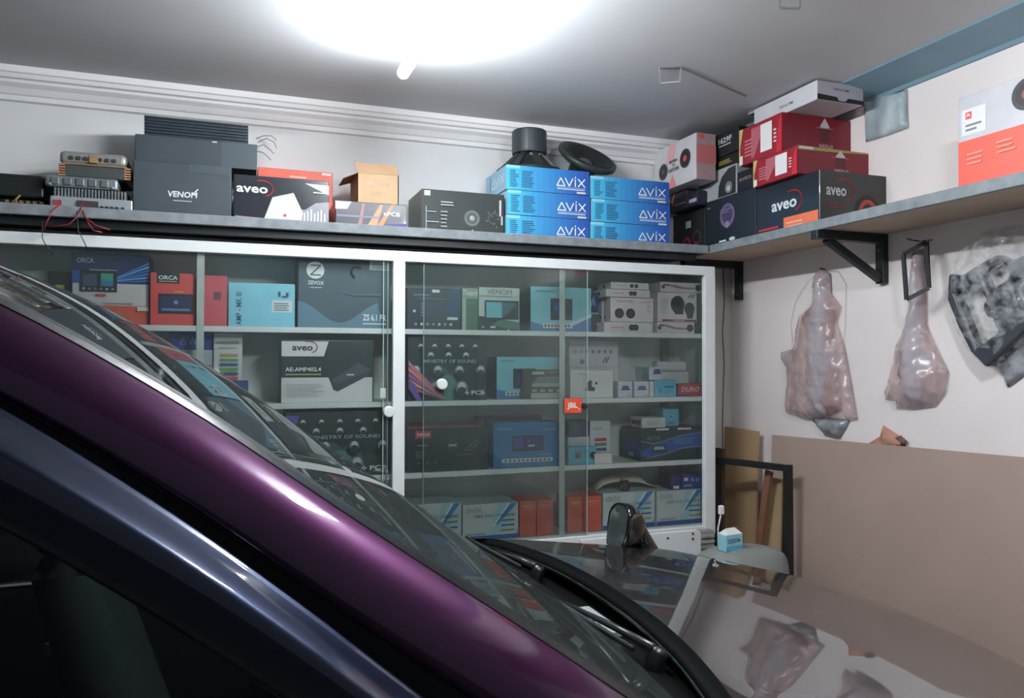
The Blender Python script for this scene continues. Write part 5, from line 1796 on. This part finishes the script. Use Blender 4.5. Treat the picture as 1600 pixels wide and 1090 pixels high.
# half width to that edge
HALF = smooth_tab([(-2.7, 0.56), (-2.2, 0.575), (-1.2, 0.585), (-0.5, 0.60), (-0.2, 0.628), (0.3, 0.655), (0.8, 0.68)])
XG = 0.735     # foot of the windscreen

paint = mat((62, 22, 58), 0.44, 0.85, noise=0.03, scale=300, coat=1.0, coat_rough=0.04)
paint_dark = mat((28, 35, 56), 0.36, 0.8, noise=0.0, coat=1.0, coat_rough=0.03)
hood_m = mat((16, 10, 14), 0.30, 0.0, noise=0.03, scale=300, coat=1.0, coat_rough=0.015, coat_ior=3.1)
trim_black = mat((10, 12, 12), 0.35, noise=0)
rubber = mat((8, 10, 10), 0.7, noise=0)
gloss_black = mat((6, 8, 8), 0.08, noise=0, coat=1.0)
cabin_dark = mat((30, 32, 32), 0.8, noise=0.05)
cabin_grey = mat((62, 72, 68), 0.8, noise=0.1, scale=40)
screen_m = glass_mat((0.50, 0.56, 0.54), 1.5, 0.0, 0.035, (170, 180, 180))
side_glass = glass_mat((0.24, 0.27, 0.27), 1.25, 0.0)

car = empty('car', 'dark purple car with a raked windscreen parked nose to the right wall', 'car', (0, YCAR, 0))


def cp(mb, name, m, parent=car, smooth=True, **kw):
    mb.v = [(x, y-YCAR, z) for x, y, z in mb.v]
    return mb.build(name, m, parent, smooth=smooth, **kw)


def body_pt(x, r, crown, inset=0.0):
    """point on the glass or roof skin at station x, r from -1 (near) to 1 (far)"""
    h = interp(HALF, x)-inset
    k = 1-r*r
    sl = (interp(EDGE, x+0.02)-interp(EDGE, x-0.02))/0.04
    n = Vector((-sl, 0, 1)).normalized()
    p = Vector((x, YCAR+r*h, interp(EDGE, x)))
    return p+n*(crown*k)


NS = 28
# windscreen
rows = []
for i in range(31):
    x = XG+(-0.36-XG)*i/30
    rows.append([body_pt(x, -1+2*j/NS, 0.036) for j in range(NS+1)])
cp(MB().grid(rows), 'windscreen', screen_m)
# black band printed round the windscreen edge
for s in (-1, 1):
    rows = []
    for i in range(31):
        x = XG+(-0.36-XG)*i/30
        rows.append([body_pt(x, s*(1-0.006*j/1.0), 0.036)+Vector((0, 0, 0.002)) for j in range(5)])
    cp(MB().grid(rows), 'windscreen_seal', trim_black)
# roof
rows = []
for i in range(40):
    x = -0.36-2.3*i/39
    cr = 0.036+0.012*min(1, i/8)
    rows.append([body_pt(x, -1+2*j/NS, cr) for j in range(NS+1)])
cp(MB().grid(rows), 'roof', paint)


# A pillars, continuing as cant rail along the roof
def pillar(s):
    sec = [(0.012, -0.012), (0.0, 0.002), (-0.012, 0.0015), (-0.03, -0.008), (-0.046, -0.022), (-0.060, -0.042), (-0.070, -0.066), (-0.076, -0.092), (-0.078, -0.112), (-0.074, -0.126), (-0.06, -0.134), (-0.03, -0.136)]
    rows = []
    for i in range(60):
        x = 0.80-2.9*i/59
        k = max(0.72, min(1.35, 1.0+0.38*x))
        h = interp(HALF, x)
        z = interp(EDGE, x)
        rows.append([(x, YCAR+s*(h-dy*k), z+dz*k) for dy, dz in sec])
    o = cp(MB().grid([r[2:] for r in rows]), 'a_pillar', [paint])
    cp(MB().grid([r[:3]+[(r[3][0], r[3][1], r[3][2]+0.0015)] for r in rows]), 'pillar_trim', trim_black, o)
    return o


pillar(-1)
pillar(1)


# doors with their window frames
def side(s):
    def Y(d):            # d: distance outwards from the glass edge line
        return lambda h: YCAR+s*(h+d)
    name = 'front_door'
    door = empty(name, '', 'door')
    for k in ('label', 'category'):
        del door[k]
    door.parent = car
    sec = [(0.045, -0.03), (0.062, -0.010), (0.066, -0.004), (0.070, -0.0015), (0.0735, -0.003), (0.0755, -0.0065), (0.0785, -0.0095), (0.090, -0.0175), (0.103, -0.0265), (0.113, -0.034), (0.1175, -0.039), (0.120, -0.047), (0.120, -0.058), (0.117, -0.078), (0.109, -0.103), (0.097, -0.125), (0.080, -0.138), (0.06, -0.142)]
    rows = []
    for i in range(44):
        x = 0.42-1.5*i/43
        h = interp(HALF, x)+0.012
        z = interp(EDGE, x)-0.146-0.10*x-0.055*max(0, x-0.1)
        k = 1.0
        rows.append([(x, YCAR+s*(h+dy), z+dz*k) for dy, dz in sec])
    cp(MB().grid(rows), 'window_frame', paint_dark, door)
    # dark rubber channel between pillar and door frame
    rows = []
    for i in range(50):
        x = 0.5-1.9*i/49
        h = interp(HALF, x)
        z = interp(EDGE, x)-0.118-0.09*x
        rows.append([(x, YCAR+s*(h+0.045), z+0.0), (x, YCAR+s*(h+0.05), z-0.05)])
    cp(MB().grid(rows), 'door_seal', rubber, door)
    # side window glass
    rows = []
    for i in range(24):
        x = 0.20-1.15*i/23
        h = interp(HALF, x)+0.012
        zt = interp(EDGE, x)-0.146-0.10*x-0.055*max(0, x-0.1)-0.125
        rows.append([(x, YCAR+s*(h+0.075+(0.78+0.035-h-0.075)*j/6), zt+(1.0-zt)*j/6) for j in range(7)])
    cp(MB().grid(rows), 'window_glass', side_glass, door)
    # mirror-corner panel at the front of the window
    P = [(0.14, 1.262-0.125+0.03), (0.47, 1.0), (0.14, 1.0)]
    rows = [[(0.145, YCAR+s*0.775, 1.13), (0.47, YCAR+s*0.78, 0.985)], [(0.145, YCAR+s*0.80, 0.985), (0.30, YCAR+s*0.80, 0.98)]]
    cp(MB().grid(rows), 'corner_panel', mat((18, 26, 32), 0.35, noise=0), door, solid=0.01)
    # door skin below the window line
    rows = []
    for i in range(20):
        x = 0.50-1.45*i/19
        rows.append([(x, YCAR+s*yy, zz) for yy, zz in ((0.79, 1.0), (0.815, 0.985), (0.84, 0.90), (0.85, 0.75), (0.845, 0.55), (0.82, 0.40))])
    cp(MB().grid(rows), 'door_skin', paint, door)
    MB_ = MB().tube([(-0.72, YCAR+s*0.87, 0.88), (-0.70, YCAR+s*0.885, 0.885), (-0.58, YCAR+s*0.885, 0.885), (-0.56, YCAR+s*0.87, 0.88)], 0.012, 8)
    cp(MB_, 'door_handle', paint, door)
    rows = []
    for x in (0.1, -0.95):
        rows.append([(x, YCAR+s*(0.76), 1.0), (x, YCAR+s*0.70, 0.99), (x, YCAR+s*0.68, 0.6), (x, YCAR+s*0.70, 0.3)])
    cp(MB().grid(rows), 'inner_trim', cabin_dark, door)
    # body side behind the front door and the wing ahead of it
    rows = []
    for i in range(12):
        x = -0.97-1.75*i/11
        rows.append([(x, YCAR+s*yy, zz) for yy, zz in ((0.79, 1.0), (0.83, 0.93), (0.85, 0.72), (0.84, 0.50), (0.81, 0.36))])
    cp(MB().grid(rows), 'rear_body_side', paint)
    rows = []
    for i in range(12):
        x = -0.97-1.6*i/11
        h = interp(HALF, x)+0.012
        zt = interp(EDGE, x)-0.09
        rows.append([(x, YCAR+s*(h+0.07+(0.79-h-0.07)*j/4), zt+(1.0-zt)*j/4) for j in range(5)])
    cp(MB().grid(rows), 'rear_side_glass', side_glass)
    rows = []
    for zz, yy in ((1.0, 0.79), (1.25, 0.74), (1.5, 0.69), (1.72, 0.63)):
        rows.append([(-0.90, YCAR+s*(yy+0.012), zz), (-1.02, YCAR+s*(yy+0.012), zz)])
    cp(MB().grid(rows), 'b_pillar', trim_black, solid=0.02)


side(-1)
side(1)

# bonnet and wings: one crowned skin, split by the shut line
HZ = smooth_tab([(0.70, 1.092), (0.85, 1.080), (1.2, 1.034), (1.5, 0.990), (1.70, 0.957), (1.83, 0.925), (1.90, 0.86), (1.94, 0.70)], 2, 0.03)


def hood_pt(x, y):
    r = abs(y-YCAR)
    z = interp(HZ, x)-0.030*(r/0.7)**2-0.10*max(0, (r-0.64)/0.16)**2.2
    z -= 0.07*max(0, (x-1.40)/0.4)**2*(r/0.75)**3
    return (x, y, z)


def rear_edge(r):
    return 0.895-0.11*(abs(r)/0.70)**2.4


HW = 0.66
rows = []
for i in range(46):
    row = []
    for j in range(45):
        y = YCAR-HW+2*HW*j/44
        xr = rear_edge(y-YCAR)
        row.append(hood_pt(xr+(1.90-xr)*i/45, y))
    rows.append(row)
cp(MB().grid(rows), 'bonnet', hood_m)
# rolled black rear edge of the bonnet
rows = []
for j in range(45):
    y = YCAR-HW+2*HW*j/44
    xr = rear_edge(y-YCAR)
    x, y, z = hood_pt(xr, y)
    rows.append([(x+0.004, y, z+0.001), (x-0.012, y, z-0.001), (x-0.026, y, z-0.006), (x-0.033, y, z-0.012), (x-0.035, y, z-0.02), (x-0.028, y, z-0.032), (x+0.02, y, z-0.05)])
cp(MB().grid(rows), 'bonnet_lip', mat((5, 6, 6), 0.5, noise=0, spec=0.05))
edge_pts = []
for j in range(41):
    y = YCAR-HW+2*HW*j/40
    x, y, z = hood_pt(rear_edge(y-YCAR), y)
    edge_pts.append((x-0.034, y, z-0.019))
cp(MB().tube(edge_pts, 0.004, 8), 'lip_shine_rod', gloss_black)  # glossy rod added to catch the lamp as a thin shiny line
for s in (-1, 1):
    rows = []
    for i in range(46):
        row = []
        for j in range(14):
            r = HW+0.006+(0.83-HW-0.006)*j/13
            x0 = 0.66
            row.append(hood_pt(x0+(1.88-x0)*i/45, YCAR+s*r))
        x, y, z = row[-1]
        row += [(x, y+s*0.02, z-0.06), (x, y+s*0.03, z-0.2)]
        if not (1.05 < x < 1.75):
            row.append((x, y+s*0.02, 0.36))
        else:
            row.append((x, y+s*0.02, max(0.36, 0.34+math.sqrt(max(0, 0.36**2-(x-1.4)**2)))))
        rows.append(row)
    cp(MB().grid(rows), 'front_wing', hood_m)
# front end
rows = []
for j in range(25):
    y = YCAR-0.82+1.64*j/24
    r = (y-YCAR)/0.82
    b = 0.06*(1-abs(r)**3)
    rows.append([(1.87+b*0.5, y, 0.80-0.05*r*r), (1.93+b, y, 0.72), (1.96+b, y, 0.62), (1.99+b, y, 0.5), (1.97+b, y, 0.3), (1.9+b, y, 0.22)])
cp(MB().grid(rows), 'front_bumper', paint)
# scuttle panel under the wipers
rows = []
for j in range(41):
    y = YCAR-0.70+1.40*j/40
    xr = rear_edge(y-YCAR)
    rows.append([(xr+0.03, y, 1.03-0.02*(abs(y-YCAR)/0.7)**2), (xr-0.02, y, 1.018), (0.80, y, 1.022), (0.745, y, 1.035), (0.70, y, 1.05)])
cp(MB().grid(rows), 'scuttle_panel', mat((12, 14, 14), 0.3, noise=0.05))
m = MB()
for j in range(14):
    y = YCAR-0.02-0.0135*j
    m.quad_box((0.795+0.008*(j % 2), y, 1.024), (0.835, y+0.0128, 1.034))
cp(m, 'air_vent', mat((150, 156, 156), 0.5, noise=0), smooth=False)
# wipers
for (yp, yt, xt, zt, nm) in ((1.37, 1.95, 0.665, 1.100, 0), (2.02, 2.34, 0.672, 1.09, 1)):
    w = empty('wiper', '', 'wiper')
    for k in ('label', 'category'):
        del w[k]
    w.parent = car
    cp(MB().lathe([(0.0, 0.05), (0.014, 0.048), (0.02, 0.036), (0.02, 0.0)], 14, axis=(0.3, 0, 1), org=(0.80, yp, 1.02)), 'pivot', trim_black, w)
    ym = (yp+yt)/2
    cp(MB().tube([(0.80, yp, 1.066), (0.775, yp+(ym-yp)*0.4, 1.072), (0.735, ym, 1.076)], [0.010, 0.008, 0.005], 8), 'arm', mat((60, 64, 64), 0.25, 0.5, noise=0), w)
    m = MB()
    m.tube([(0.765, yp+0.02, 1.062), (0.712, ym, 1.083), (xt+0.022, yt, zt-0.006)], 0.006, 8)
    cp(m, 'blade', rubber, w)
# interior
m = MB()
rows = []
for j in range(21):
    y = YCAR-0.66+1.32*j/20
    rows.append([(0.70, y, 1.03), (0.50, y, 1.02), (0.32, y, 1.0), (0.22, y, 0.95), (0.24, y, 0.7)])
cp(MB().grid(rows), 'dashboard', cabin_dark)
t = MB()
cx, cy_, cz = 0.06, 1.40, 0.98
pts = []
for i in range(29):
    q = 2*PI*i/28
    pts.append((cx+0.17*math.sin(q)*0.42, cy_+0.18*math.cos(q), cz+0.17*math.sin(q)*0.9))
t.tube(pts, 0.014, 8)
t.bar((cx, cy_-0.17, cz), (cx, cy_+0.17, cz), 0.03, 0.02)
t.bar((cx+0.02, cy_, cz), (cx+0.22, cy_, cz-0.08), 0.05, 0.05)
cp(t, 'steering_wheel', trim_black)


def seat(y, dx):
    s = empty('seat', '', 'seat')
    for k in ('label', 'category'):
        del s[k]
    s.parent = car
    cp(MB().quad_box((-0.24+dx, y-0.25, 0.42), (0.30+dx, y+0.25, 0.60)), 'cushion', cabin_grey, s, smooth=False, bevel=0.05, seg=3)
    rows = []
    for i in range(9):
        v = i/8
        x = -0.17-0.20*v+dx
        z = 0.55+0.62*v
        hw = 0.245*(1-0.25*v**3)
        rows.append([(x+0.06, y-hw, z), (x+0.075, y-hw*0.6, z), (x+0.06, y, z), (x+0.075, y+hw*0.6, z), (x+0.06, y+hw, z), (x-0.04, y+hw, z), (x-0.06, y, z), (x-0.04, y-hw, z)])
    cp(MB().grid(rows, close=True), 'backrest', cabin_grey, s)
    m = MB().quad_box((-0.42+dx, y-0.13, 1.20), (-0.32+dx, y+0.13, 1.36))
    cp(m, 'headrest', cabin_grey, s, smooth=False, bevel=0.03, seg=3)


seat(1.40, -0.42)
seat(2.10, 0.0)
# inside mirror hanging from the windscreen
c = ony(247, 566, 1.72)
m = MB()
rows = []
for i in range(13):
    q = -1+2*i/12
    hz = 0.033*math.sqrt(max(0, 1-abs(q)**3.5))
    rows.append([(c.x-0.012, c.y+0.115*q, c.z-0.03-hz), (c.x+0.022, c.y+0.115*q, c.z-0.03-hz*0.6), (c.x+0.022, c.y+0.115*q, c.z-0.03+hz*0.6), (c.x-0.012, c.y+0.115*q, c.z-0.03+hz)])
m.grid(rows, close=True)
m.bar((c.x+0.02, c.y, c.z-0.02), (c.x+0.035, c.y, c.z-0.01), 0.02, 0.02)
cp(m, 'inside_mirror', trim_black)
# added strip: light on the far sill put into its pale colour
p0, p1 = ony(70, 1014, 2.36), ony(196, 1002, 2.36)
m = MB()
m.bar(p0, (p0+p1)/2+Vector((0.06, 0, 0.004)), 0.012, 0.03)
m.bar((p0+p1)/2+Vector((0.06, 0, 0.01)), p1, 0.012, 0.016)
cp(m, 'lit_sill_strip', mat((150, 156, 156), 0.5), smooth=False)
m = MB()
m.quad_box((-2.6, YCAR-0.8, 0.28), (1.0, YCAR+0.8, 0.34))
cp(m, 'floor_pan', cabin_dark, smooth=False)
rows = []
for j in range(15):
    r = -1+2*j/14
    rows.append([(-2.62, YCAR+0.56*r, 1.76), (-2.72, YCAR+0.68*r, 1.4), (-2.76, YCAR+0.79*r, 1.0), (-2.78, YCAR+0.82*r, 0.5), (-2.72, YCAR+0.80*r, 0.3)])
cp(MB().grid(rows), 'tailgate', paint)
# wheels
for x in (1.40, -1.75):
    for s in (-1, 1):
        w = empty('wheel', '', 'wheel')
        for k in ('label', 'category'):
            del w[k]
        w.parent = car
        o0 = (x, YCAR+s*0.80, 0.325)
        cp(MB().lathe([(0.20, -0.09), (0.30, -0.095), (0.32, -0.07), (0.325, 0.0), (0.32, 0.05), (0.30, 0.075), (0.20, 0.07)], 32, axis=(0, s, 0), org=o0), 'tyre', rubber, w)
        m = MB().lathe([(0, 0.05), (0.05, 0.055), (0.06, 0.04), (0.18, 0.05), (0.205, 0.07)], 32, axis=(0, s, 0), org=o0)
        cp(m, 'rim', mat((150, 152, 156), 0.3, 0.9, noise=0), w)
# parking mirror on the far wing
fx = ony(1000, 856, 2.46)
mir = empty('wing_mirror', '', 'mirror')
for k in ('label', 'category'):
    del mir[k]
mir.parent = car
c = ony(965, 822, 2.47)
hx, hz = 0.075, 0.082
zbase = hood_pt(fx.x+0.04, 2.46)[2]
rows = []
N = 20
for (dx, sc, dz) in ((0.0, 0.86, 0), (-0.004, 0.97, 0), (0.004, 1.0, 0), (0.03, 0.98, -0.003), (0.055, 0.86, -0.012), (0.078, 0.62, -0.026), (0.09, 0.3, -0.04), (0.094, 0.02, -0.045)):
    r_ = []
    for i in range(N):
        q = 2*PI*i/N
        cq, sq_ = math.cos(q), math.sin(q)
        e = 0.62
        yy = hx*math.copysign(abs(cq)**e, cq)*sc*(0.9 if sq_ < 0 else 1.0)
        zz = hz*math.copysign(abs(sq_)**e, sq_)*sc
        r_.append((c.x+dx+0.02*sq_, 2.47+yy, c.z+zz+dz))
    rows.append(r_)
cp(MB().grid(rows, close=True), 'housing', gloss_black, mir)
r_ = []
for i in range(N):
    q = 2*PI*i/N
    cq, sq_ = math.cos(q), math.sin(q)
    r_.append((c.x-0.001+0.02*sq_, 2.47+hx*0.87*math.copysign(abs(cq)**0.62, cq), c.z+hz*0.87*math.copysign(abs(sq_)**0.62, sq_)))
m = MB()
m.v = r_
m.f = [tuple(reversed(range(N)))]
m.m = [0]
cp(m, 'mirror_glass', mat((190, 196, 200), 0.06, 0.95, noise=0), mir, smooth=False)
rows = []
for k in range(8):
    v = k/7
    cxk = c.x+0.052+0.075*v
    czk = c.z+0.03+(zbase-0.02-c.z-0.03)*v
    rx_, ry_ = 0.032+0.022*v, 0.045-0.01*v
    rows.append([(cxk+rx_*math.cos(2*PI*i/14), 2.47+ry_*math.sin(2*PI*i/14), czk) for i in range(14)])
cp(MB().grid(rows, close=True), 'mirror_foot', gloss_black, mir)
